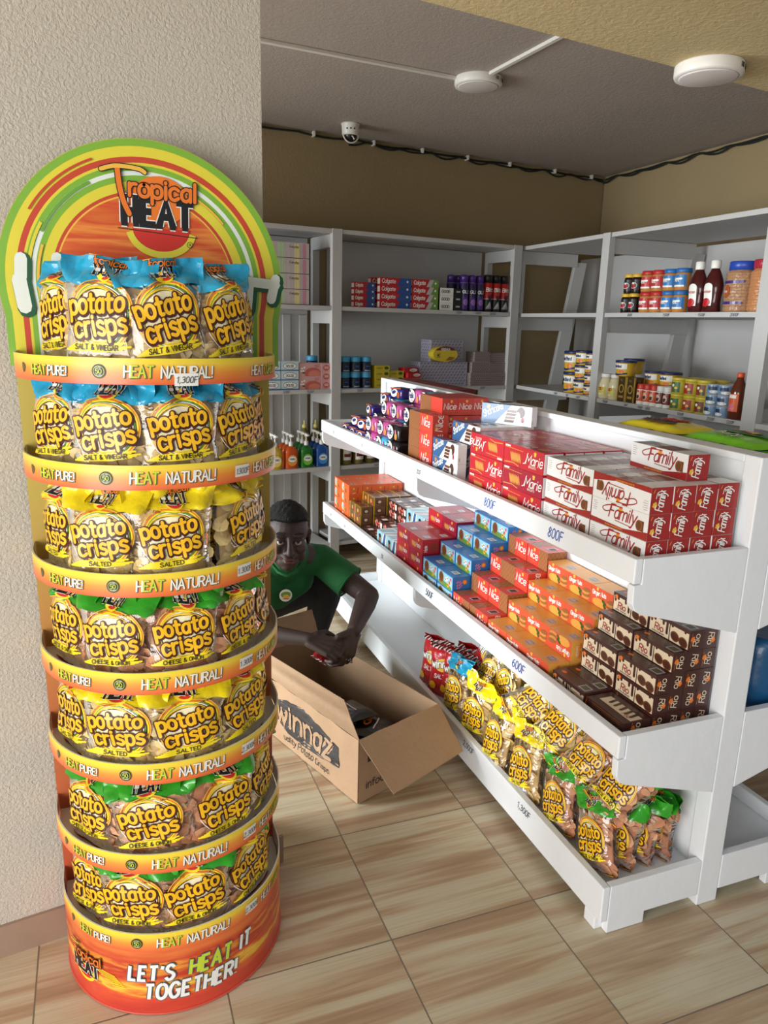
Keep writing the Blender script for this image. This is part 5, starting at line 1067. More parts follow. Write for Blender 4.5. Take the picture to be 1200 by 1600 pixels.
# oil bottles
b = MB(); om = KM('oil_bottle_olive', (120, 104, 50), .15); b.lathe([(.034, 0), (.036, .004), (.036, .13), (.03, .165), (.016, .19), (.012, .205)], om, 18); a = Art(.01); a.rect(-.03, .03, .03, .10, WHT, 1, 6, 1); a.rect(-.024, .05, .024, .07, mar, 2, 6, 1); a.emit(b, cylmap(.036), base=.0006, step=.0003)
c = MB(); c.lathe([(.015, .205), (.015, .225), (.007, .228), (.006, .25), (.004, .255)], KM('cap_cream', (230, 214, 130)), 12); OIL = [('bottle', b.mesh('bottle')), ('cap', c.mesh('cap'))]
for i, (s, d) in enumerate([(-.12, .275), (-.045, .27), (.06, .05), (.145, .05), (.23, .06), (.07, .14), (.15, .15), (.10, .22), (.32, .07)]):
    thing_from(OIL, 'oil_bottle', BSW(s, d, z1 + (0.0 if i > 1 else 0)), A8, 'olive oil coloured bottle with cream cap, %s' % ['behind the blue soap bottles, left', 'behind the blue soap bottles by the post', 'front row right of the post', 'front row second from the post', 'front row third from the post', 'second row near the post', 'second row further right', 'rear row', 'front row rightmost'][i], 'bottle', 'olive bottles')

# --- right wall shelves (faces look towards -X)
def R_(x, y, z): return (x, y, z)
YW = -PI / 2
def jar_m(nm, r, H, body, lid, labcol, lidh=.02, art=None, taper=1.0, glass=.2):
    b = MB(); bm = KM(nm + '_body', body, glass); b.lathe([(r * .94 * taper, 0), (r * taper, .004), (r, H - lidh - .006), (r * .9, H - lidh)], bm, 22)
    a = Art(.008); a.rect(-r * 1.2, H * .16, r * 1.2, H * .70, KM(nm + '_label', labcol), 1, 8, 1)
    if art: art(a, r, H)
    a.emit(b, cylmap(r * (taper + 1) / 2 if taper == 1 else r), base=.0006, step=.0003)
    c = MB(); c.lathe([(r * .96, H - lidh), (r * .99, H - lidh + .002), (r * .99, H - .002), (r * .9, H)], KM(nm + '_lid', lid), 22)
    return [('jar', b.mesh('jar')), ('lid', c.mesh('lid'))]
pb_art = lambda a, r, H: (a.stroke([(-r * .9, H * .2), (r * .9, H * .2)], H * .08, WHT, 2), a.text('Nuts', 0, H * .4, H * .17, H * .03, WHT, 3, align='c', slant=.1, sx=.9), a.ops.pop(), a.stroke([(-r * .6, H * .5), (r * .6, H * .52)], H * .09, WHT, 2))
PBR = jar_m('peanut_red', .0385, .105, (190, 130, 70), (190, 40, 44), (188, 42, 46), art=pb_art); PBB = jar_m('peanut_blue', .0385, .105, (190, 130, 70), (40, 110, 180), (40, 120, 186), art=pb_art)
SB = jar_m('sauce_black', .030, .10, (30, 20, 18), (226, 180, 60), (40, 26, 26), lidh=.018, art=lambda a, r, H: (a.disc(0, H * .4, r * .8, H * .16, WHT, 2, 14), a.disc(0, H * .36, r * .5, H * .1, cred, 3, 10)))
zz3, zz2 = RZ[3], RZ[2]
for l in range(2):
    for i, y in enumerate((3.51, 3.446)): thing_from(SB, 'sauce_bottle', R_(2.745, y - .012 * l, zz3 + l * .1005), YW, 'dark sauce bottle with yellow cap, %s layer, %s one' % (['lower', 'upper'][l], ['far', 'near'][i]), 'bottle', 'dark sauce bottles')
    for i, y in enumerate((3.352, 3.270)): thing_from(PBR, 'peanut_butter_jar', R_(2.75, y, zz3 + l * .1055), YW, 'red labelled peanut butter jar, %s layer, %s one' % (['lower', 'upper'][l], ['far', 'near'][i]), 'jar', 'red peanut butter jars')
    for i, y in enumerate((3.184, 3.100)): thing_from(PBB, 'peanut_butter_jar', R_(2.75, y, zz3 + l * .1055), YW, 'blue labelled peanut butter jar, %s layer, %s one' % (['lower', 'upper'][l], ['far', 'near'][i]), 'jar', 'blue peanut butter jars')
b = MB(); kd = KM('ketchup_dark_red', (72, 22, 22), .12); 
def kf(u, v):
    an = u * 2 * PI; z = v * .20; w = .048 * (1 - .12 * math.sin(PI * min(1, z / .1))) if z < .12 else .048 * (1 - ((z - .12) / .08) ** 1.6 * .62)
    return (w * math.cos(an), w * .72 * math.sin(an), z)
b.grid(kf, 24, 18, kd, True, True); b.face(list(range(24)), kd); a = Art(.01); a.rect(-.026, .03, .020, .115, WHT, 1, 6, 6); a.disc(-.003, .115, .023, .018, WHT, 1, 20, 2); a.disc(-.008, .045, .022, .02, cred, 2, 20, 2); a.text('KETCHUP', -.003, .088, .009, .0014, cred, 3, align='c', gap=1.4, sx=.7)
def kmap(u, v, o): w = .048 * (1 - .12 * math.sin(PI * min(1, v / .1))) if v < .12 else .048 * (1 - ((v - .12) / .08) ** 1.6 * .62); s_ = max(-.98, min(.98, u / w)); return (u, -(w * .72 + o) * math.sqrt(1 - s_ * s_) - o - .0005, v)
a.emit(b, kmap, base=.001, step=.0004)
c = MB(); c.lathe([(.0215, .198), (.0225, .202), (.0225, .232), (.02, .235)], WHT, 20); KB = [('bottle', b.mesh('bottle')), ('cap', c.mesh('cap'))]
for i, y in enumerate((3.0, 2.90)): thing_from(KB, 'ketchup_bottle', R_(2.755, y, zz3), YW + (.15 - .9 * i * 0), '%s dark red ketchup bottle with white cap on the second right shelf' % ['far', 'near'][i], 'bottle')
def bigjar(nm, lid, bodyc):
    b = MB(); r = .070; H = .205; bm = KM(nm, bodyc, .12, bump=.6, bscale=60); pr = [(r * .9, 0), (r, .006)]
    for k in range(12): z = .012 + k * .0135; pr += [(r * 1.0, z), (r * 1.015, z + .006), (r * .975, z + .0125)]
    pr += [(r * .82, H - .022), (r * .8, H - .02)]; b.lathe(pr, bm, 28); a = Art(.012); a.stroke([(-.06, .04), (.06, .04)], .012, K['purple'], 1); a.stroke([(-.06, .13), (.06, .132)], .012, K['purple'], 1); a.disc(-.02, .09, .026, .028, K['porange'], 1, 18, 2); a.text('Swiss', -.02, .086, .010, .0016, WHT, 2, align='c'); a.ops.pop(); 
    if nm.endswith('a'): a.emit(b, cylmap(r * 1.018), base=.001, step=.0003)
    c = MB(); c.lathe([(r * .84, H - .022), (r * .90, H - .02), (r * .90, H + .012), (r * .86, H + .016)], KM(nm + '_lid', lid, .35), 28); c.text = None
    return [('jar', b.mesh('jar')), ('lid', c.mesh('lid'))]
thing_from(bigjar('big_jar_a', (34, 70, 170), (172, 130, 96)), 'snack_jar', R_(2.78, 2.755, zz3), YW, 'large ribbed clear jar with blue lid on the second right shelf', 'jar')
thing_from(bigjar('big_jar_b', (170, 40, 60), (190, 130, 84)), 'snack_jar', R_(2.78, 2.605 + .01, zz3), YW, 'large ribbed clear jar with red lid beside the post', 'jar')
thing_from(bigjar('big_jar_a', (34, 70, 170), (172, 130, 96)), 'snack_jar', R_(2.93, 2.83, zz3), YW, 'large ribbed clear jar partly hidden behind the blue lidded one', 'jar')
# margarine tubs
def tub(nm, r, H):
    b = MB(); yb = KM('tub_yellow', (216, 172, 44)); b.lathe([(r * .84, 0), (r * .87, .003), (r * .97, H * .86)], yb, 24); a = Art(.01); a.rect(-r, H * .46, r, H * .8, WHT, 1, 8, 1); a.text('Blue Band', 0, H * .56, H * .15, H * .032, KM('tub_navy', (26, 42, 100)), 3, align='c', gap=1.3, sx=.55 * r / .05); a.disc(r * .4, H * .3, r * .28, H * .12, ORG, 2, 12); a.stroke([(-r, H * .16), (0, H * .1), (r, H * .2)], H * .1, KM('tub_navy', (26, 42, 100)), 2)
    a.emit(b, lambda u, v, o: (((r * (.87 + .1 * v / H)) + o) * math.sin(u / r), -((r * (.87 + .1 * v / H)) + o) * math.cos(u / r), v), base=.001, step=.0003)
    c = MB(); c.lathe([(r * .99, H * .86), (r * 1.01, H * .88), (r * 1.01, H * .98), (r * .97, H)], KM('tub_navy', (26, 42, 100)), 24); return [('tub', b.mesh('tub')), ('lid', c.mesh('lid'))]
TBB, TBM, TBS = tub('tb', .070, .125), tub('tm', .058, .086), tub('ts', .045, .062)
def tubs(lst, P_, d):
    for (y, x, z, lab) in lst: thing_from(P_, 'margarine_tub', R_(x, y, z), YW, lab, 'margarine tub')
tubs([(4.012, 2.80, zz2, 'large yellow margarine tub, lower one at the far end of the first bay'), (4.02, 2.80, zz2 + .1255, 'large yellow margarine tub, upper one at the far end of the first bay')], TBB, 0)
tubs([(3.885, 2.775, zz2 + .0865 * l, 'medium yellow margarine tub, %s of three in the first bay' % ['lowest', 'middle', 'topmost'][l]) for l in range(3)], TBM, 0)
tubs([(3.79, 2.765, zz2 + .0625 * l, 'small yellow margarine tub beside the post, %s layer' % LAYN[l]) for l in range(4)], TBS, 0)
# second bay, third shelf
def may():
    b = MB(); r = .040; m = KM('mayo_cream', (226, 214, 176), .2); b.lathe([(r * .92, 0), (r, .005), (r, .075), (r * .8, .105), (r * .66, .12)], m, 22); a = Art(.008); a.rect(-.035, .016, .035, .068, KM('mayo_label', (212, 200, 90)), 1, 8, 1); a.disc(0, .056, .018, .008, cred, 2, 14); a.disc(0, .026, .024, .006, WHT, 2, 12); a.emit(b, cylmap(r), base=.0006, step=.0003)
    c = MB(); c.lathe([(r * .72, .12), (r * .75, .122), (r * .75, .138), (r * .7, .14)], WHT, 20); return [('jar', b.mesh('jar')), ('lid', c.mesh('lid'))]
MAY = may()
for dd in range(2):
    for i, y in enumerate((3.625, 3.54)): thing_from(MAY, 'mayonnaise_jar', R_(2.75 + dd * .09, y, zz2), YW, 'cream mayonnaise jar with yellow label, %s, %s row' % (['far one', 'near one'][i], ['front', 'second'][dd]), 'jar', 'mayonnaise jars')
L, D, H = .066, .066, .135; a = A_(); dk = KM('tin_dark_olive', (66, 54, 26), .3); gd = KM('tin_gold', (180, 140, 60), .3); a.rect(-.033, 0, -.026, H, gd, 1); a.rect(.026, 0, .033, H, gd, 1); a.disc(0, .07, .02, .024, gd, 1, 18); a.disc(0, .07, .013, .017, dk, 2, 16); a.text('TOP', 0, .11, .010, .0015, gd, 2, align='c'); a.ops.pop(); a.rect(-.018, .02, .018, .032, gd, 1)
BX['tin'] = (carton('tin', L, D, H, dk, a, a, a), (L, D, H))
for i, y in enumerate((3.456, 3.382)): place('tea_tin', BX['tin'][0], R_(2.755, y, zz2), YW + .06, 'tall dark olive and gold square tin, %s one' % ['far', 'near'][i], 'tin')
tubs([(3.59, 2.90, zz2 + .140, 'small margarine tub standing behind, highest beside the post'), (3.48, 2.76, zz2 + .1355, 'medium margarine tub on the dark olive tins')], TBM, 0)
for i, y in enumerate((3.365, 3.245)): 
    for l in range(2): thing_from(TBM, 'margarine_tub', R_(2.87, y, zz2 + l * .0865), YW, 'yellow margarine tub behind the spice shakers, %s column, %s layer' % (['far', 'near'][i], ['lower', 'upper'][l]), 'margarine tub')
def shaker(nm, c1, c2):
    b = MB(); r = .0235; b.lathe([(r * .95, 0, WHT), (r, .003), (r, .018, KM(nm, c1, .3)), (r, .075, WHT), (r * .96, .08)], WHT, 18); a = Art(.008); a.disc(0, .046, .016, .02, KM(nm + 'l', c2), 1, 14); a.disc(0, .04, .01, .010, K['choc'], 2, 10); a.emit(b, cylmap(r), base=.0006, step=.0003)
    c = MB(); c.lathe([(r * .97, .0805), (r * .98, .083), (r * .98, .105), (r * .9, .108)], KM(nm + 'cap', (206, 52, 36) if c1[0] > 150 and c1[1] < 90 else (226, 222, 216)), 18); return [('shaker', b.mesh('shaker')), ('cap', c.mesh('cap'))]
SH1, SH2 = shaker('spice_orange', (214, 84, 40), (230, 200, 170)), shaker('spice_maroon', (110, 34, 30), (226, 196, 170))
for i, (y, P_, lab) in enumerate([(3.305, SH1, 'orange'), (3.254, SH1, 'orange'), (3.203, SH1, 'orange'), (3.152, SH2, 'maroon'), (3.101, SH2, 'maroon')]):
    for dd in range(2): thing_from(P_, 'spice_shaker', R_(2.738 + dd * .05, y, zz2), YW, '%s and white spice shaker, %s from the tins, %s row' % (lab, ORD[i], ['front', 'second'][dd]), 'spice shaker', 'spice shakers')
def yj(nm, c1):
    b = MB(); r = .040; b.lathe([(r * .94, 0), (r, .004), (r, .062), (r * .95, .066)], KM('yjar_body', (196, 176, 60), .3), 22); a = Art(.008); a.rect(-.032, .008, .032, .058, KM(nm, c1), 1, 8, 1)
    for u, v, m_ in ((-.015, .02, cred), (.012, .03, GOLD), (-.005, .042, WHT), (.02, .018, K['leaf'])): a.disc(u, v, .009, .007, m_, 2, 9)
    a.emit(b, cylmap(r), base=.0006, step=.0003)
    c = MB(); c.lathe([(r * .98, .066), (r * 1.02, .068), (r * 1.02, .078), (r * .97, .080)], KM('yjar_lid', (206, 186, 60)), 22); return [('jar', b.mesh('jar')), ('lid', c.mesh('lid'))]
YJ = [yj('seasoning_green', (60, 110, 40)), yj('seasoning_red', (170, 50, 36)), yj('seasoning_brown', (120, 60, 30))]
for i, y in enumerate((3.035, 2.946, 2.862 + .002)):
    for l in range(2):
        for dd in range(2): thing_from(YJ[i], 'seasoning_jar', R_(2.75 + dd * .086, y, zz2 + l * .0803), YW, '%s seasoning jar with yellow lid, %s layer, %s row' % (['green', 'red', 'brown'][i], ['lower', 'upper'][l], ['front', 'second'][dd]), 'jar', '%s seasoning jars' % ['green', 'red', 'brown'][i])
b = MB(); r = .034; b.lathe([(r * .98, 0, silver), (r, .003, KM('tin_milk_blue', (120, 150, 180), .3)), (r, .045, silver), (r * .98, .049)], silver, 22); a = Art(.008); a.rect(-.03, .022, .01, .038, KM('tin_navy', (30, 50, 90)), 1, 6, 1); a.disc(.0, .014, .022, .007, WHT, 2, 12); a.emit(b, cylmap(r), base=.0006, step=.0003); TN_ = b.mesh('milk_tin')
for i, y in enumerate((2.800, 2.728)):
    for l in range(3):
        for dd in range(2): place('milk_tin', TN_, R_(2.742 + dd * .072, y, zz2 + l * .0495), YW + .4 * l, 'small silver and blue tin, %s column, %s layer, %s row' % (['far', 'near'][i], LAYN[l], ['front', 'second'][dd]), 'tin', 'small blue tins')
b = MB(); r = .036; ob = KM('drink_brown', (96, 44, 26), .12); b.lathe([(r * .9, 0), (r, .006), (r, .12), (r * .9, .14), (r * .45, .18), (r * .38, .19)], ob, 22); a = Art(.008); a.rect(-.03, .035, .03, .115, KM('drink_label_orange', (226, 96, 40)), 1, 8, 1); a.disc(.0, .055, .016, .014, K['pink'], 2, 12); a.rect(-.02, .095, .02, .11, WHT, 2, 6, 1); a.emit(b, cylmap(r), base=.0006, step=.0003)
c = MB(); c.lathe([(r * .42, .188), (r * .44, .19), (r * .44, .207), (r * .4, .209)], KM('cap_orange', (226, 84, 30)), 16); OB = [('bottle', b.mesh('bottle')), ('cap', c.mesh('cap'))]
for i, y in enumerate((2.655, 2.578 + .03)): thing_from(OB, 'drink_bottle', R_(2.745 + i * .055, y, zz2), YW, 'brown bottle with orange label and cap, %s one by the right post' % ['front', 'rear'][i], 'bottle')
# ------------------------------------------------------------ open cardboard carton on the floor
CARD = mat('cardboard', (172, 138, 106), .75, .07, 14, bump=.15, bscale=60); CARDI = mat('cardboard_inside', (160, 128, 98), .8, .06, 10, bump=.12, bscale=50)
CPRINT = mat('carton_black_print', (52, 46, 44), .7, .08); STAIN = mat('grease_stain', (120, 88, 62), .7, .12, 60)
CT = empty('cardboard_carton', (.80, 2.35, 0)); tag(CT, 'open brown cardboard carton with black oval print on the floor beside the man', 'carton')
Ac, Bc = Vector((.687, 1.94, 0)), Vector((1.014, 2.071, 0)); LD = Vector((-.315, .949, 0)).normalized(); Cc, Dc = Bc + LD * .715, Ac + LD * .715; HC_ = .224
def cpart(mb, name): o = mb.build(name, CT); o.location = (-.80, -2.35, 0); return o
def wall_panel(P, Q, h, name, dent=0.0, seed=0, z0=.003):
    d = (Q - P); n_ = Vector((d.y, -d.x, 0)).normalized(); b = MB()
    def wob(u, v): return dent * (noise.noise(Vector((u * 6, v * 3, seed))) * .7 + noise.noise(Vector((u * 22, v * 9, seed))) * .3) * min(1, 4 * v + .3) * min(1, 8 * u, 8 * (1 - u))
    b.grid(lambda u, v: P + d * u + n_ * (.002 + wob(u, v)) + Vector((0, 0, z0 + v * (h - z0))), 34, 12, CARD)
    b.grid(lambda u, v: P + d * (1 - u) + n_ * (-.002 + wob(1 - u, v)) + Vector((0, 0, z0 + v * (h - z0))), 34, 12, CARDI)
    b.grid(lambda u, v: P + d * u + n_ * (.002 - .004 * v + wob(u, 1)) + Vector((0, 0, h)), 34, 1, CARDI)
    return b, (lambda u, v, o: P + d.normalized() * u + n_ * (.002 + o + wob(u / d.length, v / h)) + Vector((0, 0, v)))
# long near-left side with print: from D (far) to A (near) so the outside faces left
b, fn = wall_panel(Dc, Ac, HC_, 'side', .015, 3); a = Art(.015)
LL = (Ac - Dc).length; c0 = LL - .235
a.poly([], CARD) if False else None
pts = [(c0 - .27, .12), (c0 - .24, .16), (c0 - .17, .186), (c0 - .07, .195), (c0 + .02, .176), (c0 + .07, .158), (c0 + .10, .150), (c0 + .135, .150), (c0 + .14, .085), (c0 + .135, .075), (c0 + .10, .078), (c0 + .03, .066), (c0 - .07, .050), (c0 - .17, .060), (c0 - .24, .085)]
# dark badge as rows of strips so that it follows the dents
import bisect
def span(v):
    xs = []
    for (x0, y0), (x1, y1) in zip(pts, pts[1:] + pts[:1]):
        if (y0 - v) * (y1 - v) < 0: xs.append(x0 + (x1 - x0) * (v - y0) / (y1 - y0))
    return (min(xs), max(xs)) if len(xs) > 1 else None
rows = [.0505 + i * (.1945 - .0505) / 16 for i in range(17)]
for v0, v1 in zip(rows, rows[1:]):
    s0, s1 = span(v0), span(v1)
    if s0 and s1:
        n_ = 14; V = [(s0[0] + (s0[1] - s0[0]) * i / n_, v0) for i in range(n_ + 1)] + [(s1[0] + (s1[1] - s1[0]) * i / n_, v1) for i in range(n_ + 1)]
        a.ops.append((0, CPRINT, V, [(i, i + 1, n_ + 2 + i, n_ + 1 + i) for i in range(n_)]))
a.text('winnaz', c0 - .232, .088, .082, .0135, CARD, 3, gap=2.4, sx=.90); a.text('Quality Potato Crisps', c0 - .20, .028, .022, .0026, CPRINT, 1, gap=1.6, sx=.98)
a.emit(b, fn, base=.0008, step=.0004); cpart(b, 'side_panel')
b, fn = wall_panel(Ac, Bc, HC_, 'end', .004, 5); a = Art(.02); 
a.rect(.035, .135, .15, .185, CPRINT, 0, 6, 3); a.text('winnaz', .042, .145, .034, .006, CARD, 2, gap=2.2, sx=.8); a.text('info@winnaz.com', .03, .045, .026, .003, CPRINT, 1, gap=1.6, sx=.95); a.ops = [q for q in a.ops]
a.emit(b, fn, base=.0008, step=.0004); cpart(b, 'end_panel')
b, fn = wall_panel(Bc, Cc, HC_, 'side', .003, 8); cpart(b, 'side_panel')
b, fn = wall_panel(Cc, Dc, HC_, 'end', .003, 9); cpart(b, 'end_panel')
b = MB(); b.grid(lambda u, v: (Ac.lerp(Bc, u)).lerp(Dc.lerp(Cc, u), v) + Vector((0, 0, .004)), 2, 2, CARDI, False); cpart(b, 'bottom_panel')
def flap(P, Q, tipP, tipQ, name='flap', stains=False):
    b = MB(); n_ = (Q - P).cross(tipP - P).normalized() * .002
    def f(u, v, s=1): return P.lerp(Q, u).lerp(tipP.lerp(tipQ, u), v) + n_ * s + n_.normalized() * .006 * math.sin(v * PI) * noise.noise(Vector((u * 3, v * 3, 1)))
    b.grid(lambda u, v: f(u, v, 1), 12, 8, CARDI if stains else CARD); b.grid(lambda u, v: f(1 - u, v, -1), 12, 8, CARD)
    for (u0, v0, u1, v1) in ((0, 0, 0, 1), (1, 0, 1, 1), (0, 1, 1, 1)): b.tube([f(u0 + (u1 - u0) * t_ / 6, v0 + (v1 - v0) * t_ / 6, 0) for t_ in range(7)], .0022, CARDI, 5)
    if stains:
        a = Art(); r_ = random.Random(4); w_ = (Q - P).length; h_ = (tipP - P).length
        for (u, v, r) in ((.30, .50, .010), (.22, .74, .012), (.27, .86, .014), (.34, .66, .006), (.18, .55, .005), (.62, .62, .006), (.40, .78, .007), (.15, .8, .006), (.3, .6, .005)):
            a.disc(u * w_, v * h_, r, r * .7, STAIN, 1, 9, wob=.35)
        sgn = 1 if n_.z > 0 else -1
        a.emit(b, lambda u, v, o: f(u / w_, v / h_, 1) + n_.normalized() * o, base=.0006, step=.0002)
    cpart(b, name)
UP = Vector((0, 0, HC_))
flap(Ac + UP, Bc + UP, Vector((.748, 1.795, .118)), Vector((1.035, 1.922, .130)), stains=True)
flap(Dc + UP, Cc + UP, Vector((.455, 2.665, .325)), Vector((.775, 2.80, .315)))
# the long left flap folded inwards and crushed
flap(Dc + UP, Ac + UP, Dc + UP + Vector((.05, -.03, .05)), Ac + UP + Vector((.012, .19, .036)))
# dark snack packets inside
ZB, ZW = mat('packet_black', (26, 22, 24), .3, .05, coat=.4), mat('packet_white_stripe', (226, 224, 218), .35, .03)
REDP = mat('packet_red', (186, 26, 34), .28, .06, 20, bump=.5, bscale=30, coat=.5)
def packet(seed, W, H, Tk, m, zebra=True, txt=None, brand=True):
    S = BagShape(W, H, Tk, seed, .93); b = MB()
    for side in (-1, 1): b.grid(lambda u, v: S.point((u - .5) * W if side < 0 else (.5 - u) * W, v * H, side), 14, 18, m)
    a = Art(.008)
    if brand:
        a.disc(0, H * .62, W * .26, H * .13, GOLD, 1, 18, 2); a.text('winnaz', 0, H * .58, W * .2, W * .034, WHT, 3, align='c', sx=.85, rot=.1, outline=(W * .02, BLK)); a.text('SALTED', 0, H * .36, W * .10, W * .02, WHT, 3, align='c', slant=.1)
        a.disc(W * .25, H * .32, W * .1, W * .09, WHT, 1, 12); a.disc(-W * .3, H * .2, W * .12, H * .08, YEL, 1, 10)
    if zebra:
        for i in range(9): x = -W * .46 + i * W * .115; a.stroke([(x, H * .945), (x + W * .06, H * .995)], W * .035, ZW if m is not ZW else ZB, 2)
        for i in range(9): x = -W * .42 + i * W * .115; a.stroke([(x, H * .95), (x + W * .05, H * .995)], W * .03, ZB, 3)
    a.emit(b, lambda u, v, o: S.point(u, v, -1, o, True), base=.002, step=.0004); return b.mesh('packet')
PKR = [packet(31, .145, .195, .045, REDP), packet(37, .145, .195, .045, REDP)]; PKB = [packet(41, .15, .2, .04, ZB, brand=False), packet(43, .15, .2, .04, ZB, brand=False)]
for m_ in PKB:
    pass
def stripes(seed):
    S = BagShape(.15, .2, .04, seed, .93); b = MB()
    for side in (-1, 1): b.grid(lambda u, v: S.point((u - .5) * .15 if side < 0 else (.5 - u) * .15, v * .2, side), 14, 18, ZB)
    a = Art(.008)
    for i in range(10): x = -.066 + i * .014; a.stroke([(x, .150 + .01 * math.sin(i * 2)), (x + .008, .172), (x + .003, .192)], .0045, ZW, 1)
    a.disc(.0, .11, .03, .014, ORG, 1, 14); a.disc(.0, .11, .018, .008, ZB, 2, 12); a.stroke([(-.04, .08), (.03, .075)], .005, ZW, 1)
    a.emit(b, lambda u, v, o: S.point(u, v, -1, o, True), base=.002, step=.0004); return b.mesh('packet')
PKB = [stripes(41), stripes(44)]
bc = (Ac + Bc + Cc + Dc) / 4
for i, (du, dv, z, yaw, lab) in enumerate([(-.04, -.19, .035, .4, 'black striped snack packet lying in the near end of the carton'), (.05, -.14, .085, 1.0, 'black striped snack packet on top of the others in the carton'), (-.03, -.02, .035, .2, 'black striped snack packet in the middle of the carton floor'), (.03, .12, .035, -.3, 'black striped snack packet towards the far end of the carton'), (-.02, -.08, .135, 2.0, 'uppermost black striped packet leaning across the carton contents'), (.0, .20, .045, .8, 'black striped snack packet at the far end of the carton')]):
    p = bc + Vector((.928, .372, 0)) * du + LD * dv
    o = bpy.data.objects.new('snack_packet', PKB[i % 2]); COL.objects.link(o)
    M = Matrix.Translation((p.x, p.y, z)) @ Matrix.Rotation(yaw, 4, 'Z') @ Matrix.Rotation(-PI / 2 + .12, 4, 'X') @ Matrix.Translation((0, 0, -.1)); o.matrix_world = M
    tag(o, lab, 'snack packet')
# ------------------------------------------------------------ crisp bags and snack packets on the bottom gondola shelf
Z3_ = SURF[2] + .001
gb_list = [
 # flavour, shape, x, y, z, lean back, roll, yaw, label
 ('onion', 0, 1.150, 1.37, 0, -.16, -.30, -1.42, 'green topped crisps bag standing at the near front corner of the bottom shelf'),
 ('onion', 1, 1.215, 1.375, 0, -.12, .06, -1.25, 'second green topped crisps bag from the lip at the near end board'),
 ('onion', 2, 1.28, 1.375, 0, -.10, .10, -1.35, 'third green topped crisps bag from the lip at the near end, narrow side out'),
 ('onion', 0, 1.34, 1.375, 0, -.02, .05, -1.5, 'green topped crisps bag against the spine panel at the near end'),
 ('onion', 1, 1.205, 1.37, .135, -.6, .35, -1.4, 'green topped crisps bag lying across the near standing bags, label upward'),
 ('onion', 2, 1.285, 1.39, .165, -.5, .35, -1.35, 'green topped crisps bag on top of the near pile beside the spine panel'),
 ('onion', 1, 1.145, 1.535, 0, -.20, -.25, -1.45, 'green topped crisps bag at the lip, second from the near corner'),
 ('onion', 2, 1.205, 1.505, .13, -.6, .45, -1.4, 'green topped crisps bag tilted with its green top down, above the second lip bag'),
 ('plain', 0, 1.140, 1.70, 0, -.22, -.2, -1.5, 'yellow topped crisps bag at the lip with its top folded forwards'),
 ('plain', 1, 1.21, 1.65, .135, -.6, .45, -1.4, 'yellow topped crisps bag tilted sideways behind the folded yellow one'),
 ('plain', 2, 1.135, 1.86, 0, -.25, -.1, -1.6, 'yellow topped crisps bag at the lip near the middle of the bottom shelf'),
 ('plain', 0, 1.215, 1.80, .14, -.6, .8, -1.3, 'yellow topped crisps bag lying over on the pile in the middle'),
 ('plain', 1, 1.285, 1.60, .17, -.6, .2, -1.5, 'yellow topped crisps bag at the back of the pile under the middle shelf'),
 ('plain', 2, 1.285, 1.80, .15, -.5, 2.9, -1.5, 'upside down yellow topped crisps bag on the pile by the spine panel'),
 ('plain', 0, 1.150, 2.03, .0, -.10, .05, -1.35, 'tall yellow topped crisps bag standing upright with raised yellow top'),
 ('plain', 1, 1.235, 1.985, .10, -.35, -.4, -1.5, 'yellow topped crisps bag behind the tall upright yellow one'),
 ('salt', 0, 1.150, 2.185, 0, -.20, -.1, -1.5, 'blue topped crisps bag at the lip next to the red snack packets'),
 ('salt', 1, 1.245, 2.12, .08, -.35, .1, -1.5, 'blue topped crisps bag farther back beside the red packets'),
 ('plain', 2, 1.315, 1.98, .06, -.15, .1, -1.5, 'yellow topped crisps bag deepest in the shelf beside the spine panel'),
 ('onion', 0, 1.30, 1.52, .0, -.1, .1, -1.4, 'green topped crisps bag low beside the spine panel behind the pile'),
 ('plain', 1, 1.31, 1.70, .0, -.1, .1, -1.5, 'yellow topped crisps bag low beside the spine panel behind the pile'),
 ('plain', 2, 1.31, 1.86, .0, -.1, -.1, -1.5, 'yellow topped crisps bag low at the back, second from the tall ones'),
]
for (fl_, i, x, y, z, lean_, roll, yaw, lab) in gb_list:
    t = place_bag(fl_, 'shelf', i, (0, 0, 0), (0, 0, 0), lab, 'crisps bags on the bottom gondola shelf')
    s_ = .82 if fl_ == 'onion' else .9; ctr = Matrix.Translation((0, 0, .10 * s_))
    t.matrix_world = Matrix.Translation((x, y, Z3_ + z)) @ Matrix.Rotation(yaw, 4, 'Z') @ ctr @ Matrix.Rotation(roll, 4, 'Y') @ Matrix.Rotation(lean_, 4, 'X') @ ctr.inverted() @ Matrix.Scale(s_, 4)
for i, (x, y, z, lean_, roll, yaw, s_, lab) in enumerate([
    (1.150, 2.42, .0, -.18, .0, -1.25, 1.0, 'red snack packet standing alone at the far end of the row by the lip'), (1.160, 2.335, .0, -.22, -.05, -1.0, 1.0, 'red snack packet second from the far end of the row'),
    (1.175, 2.285, .0, -.20, .05, -1.1, 1.0, 'red snack packet third from the far end, overlapped by its neighbour'), (1.235, 2.235, .085, -.35, .35, -1.55, 1.2, 'raised red snack packet showing its whole front with yellow badge'),
    (1.27, 2.20, .04, -.25, .3, -1.4, 1.0, 'red snack packet in shade behind the raised one'), (1.31, 2.13, .05, -.2, .2, -1.4, 1.0, 'red snack packet in shade closest to the blue topped bags'), (1.25, 2.31, .0, -.1, .0, -1.3, 1.0, 'red snack packet below the raised one')]):
    o = bpy.data.objects.new('snack_packet', PKR[i % 2]); COL.objects.link(o)
    o.matrix_world = Matrix.Translation((x, y, Z3_ + z)) @ Matrix.Rotation(yaw, 4, 'Z') @ Matrix.Rotation(roll, 4, 'Y') @ Matrix.Rotation(lean_, 4, 'X') @ Matrix.Scale(s_, 4)
    tag(o, lab, 'snack packet', 'red snack packets on the bottom shelf')
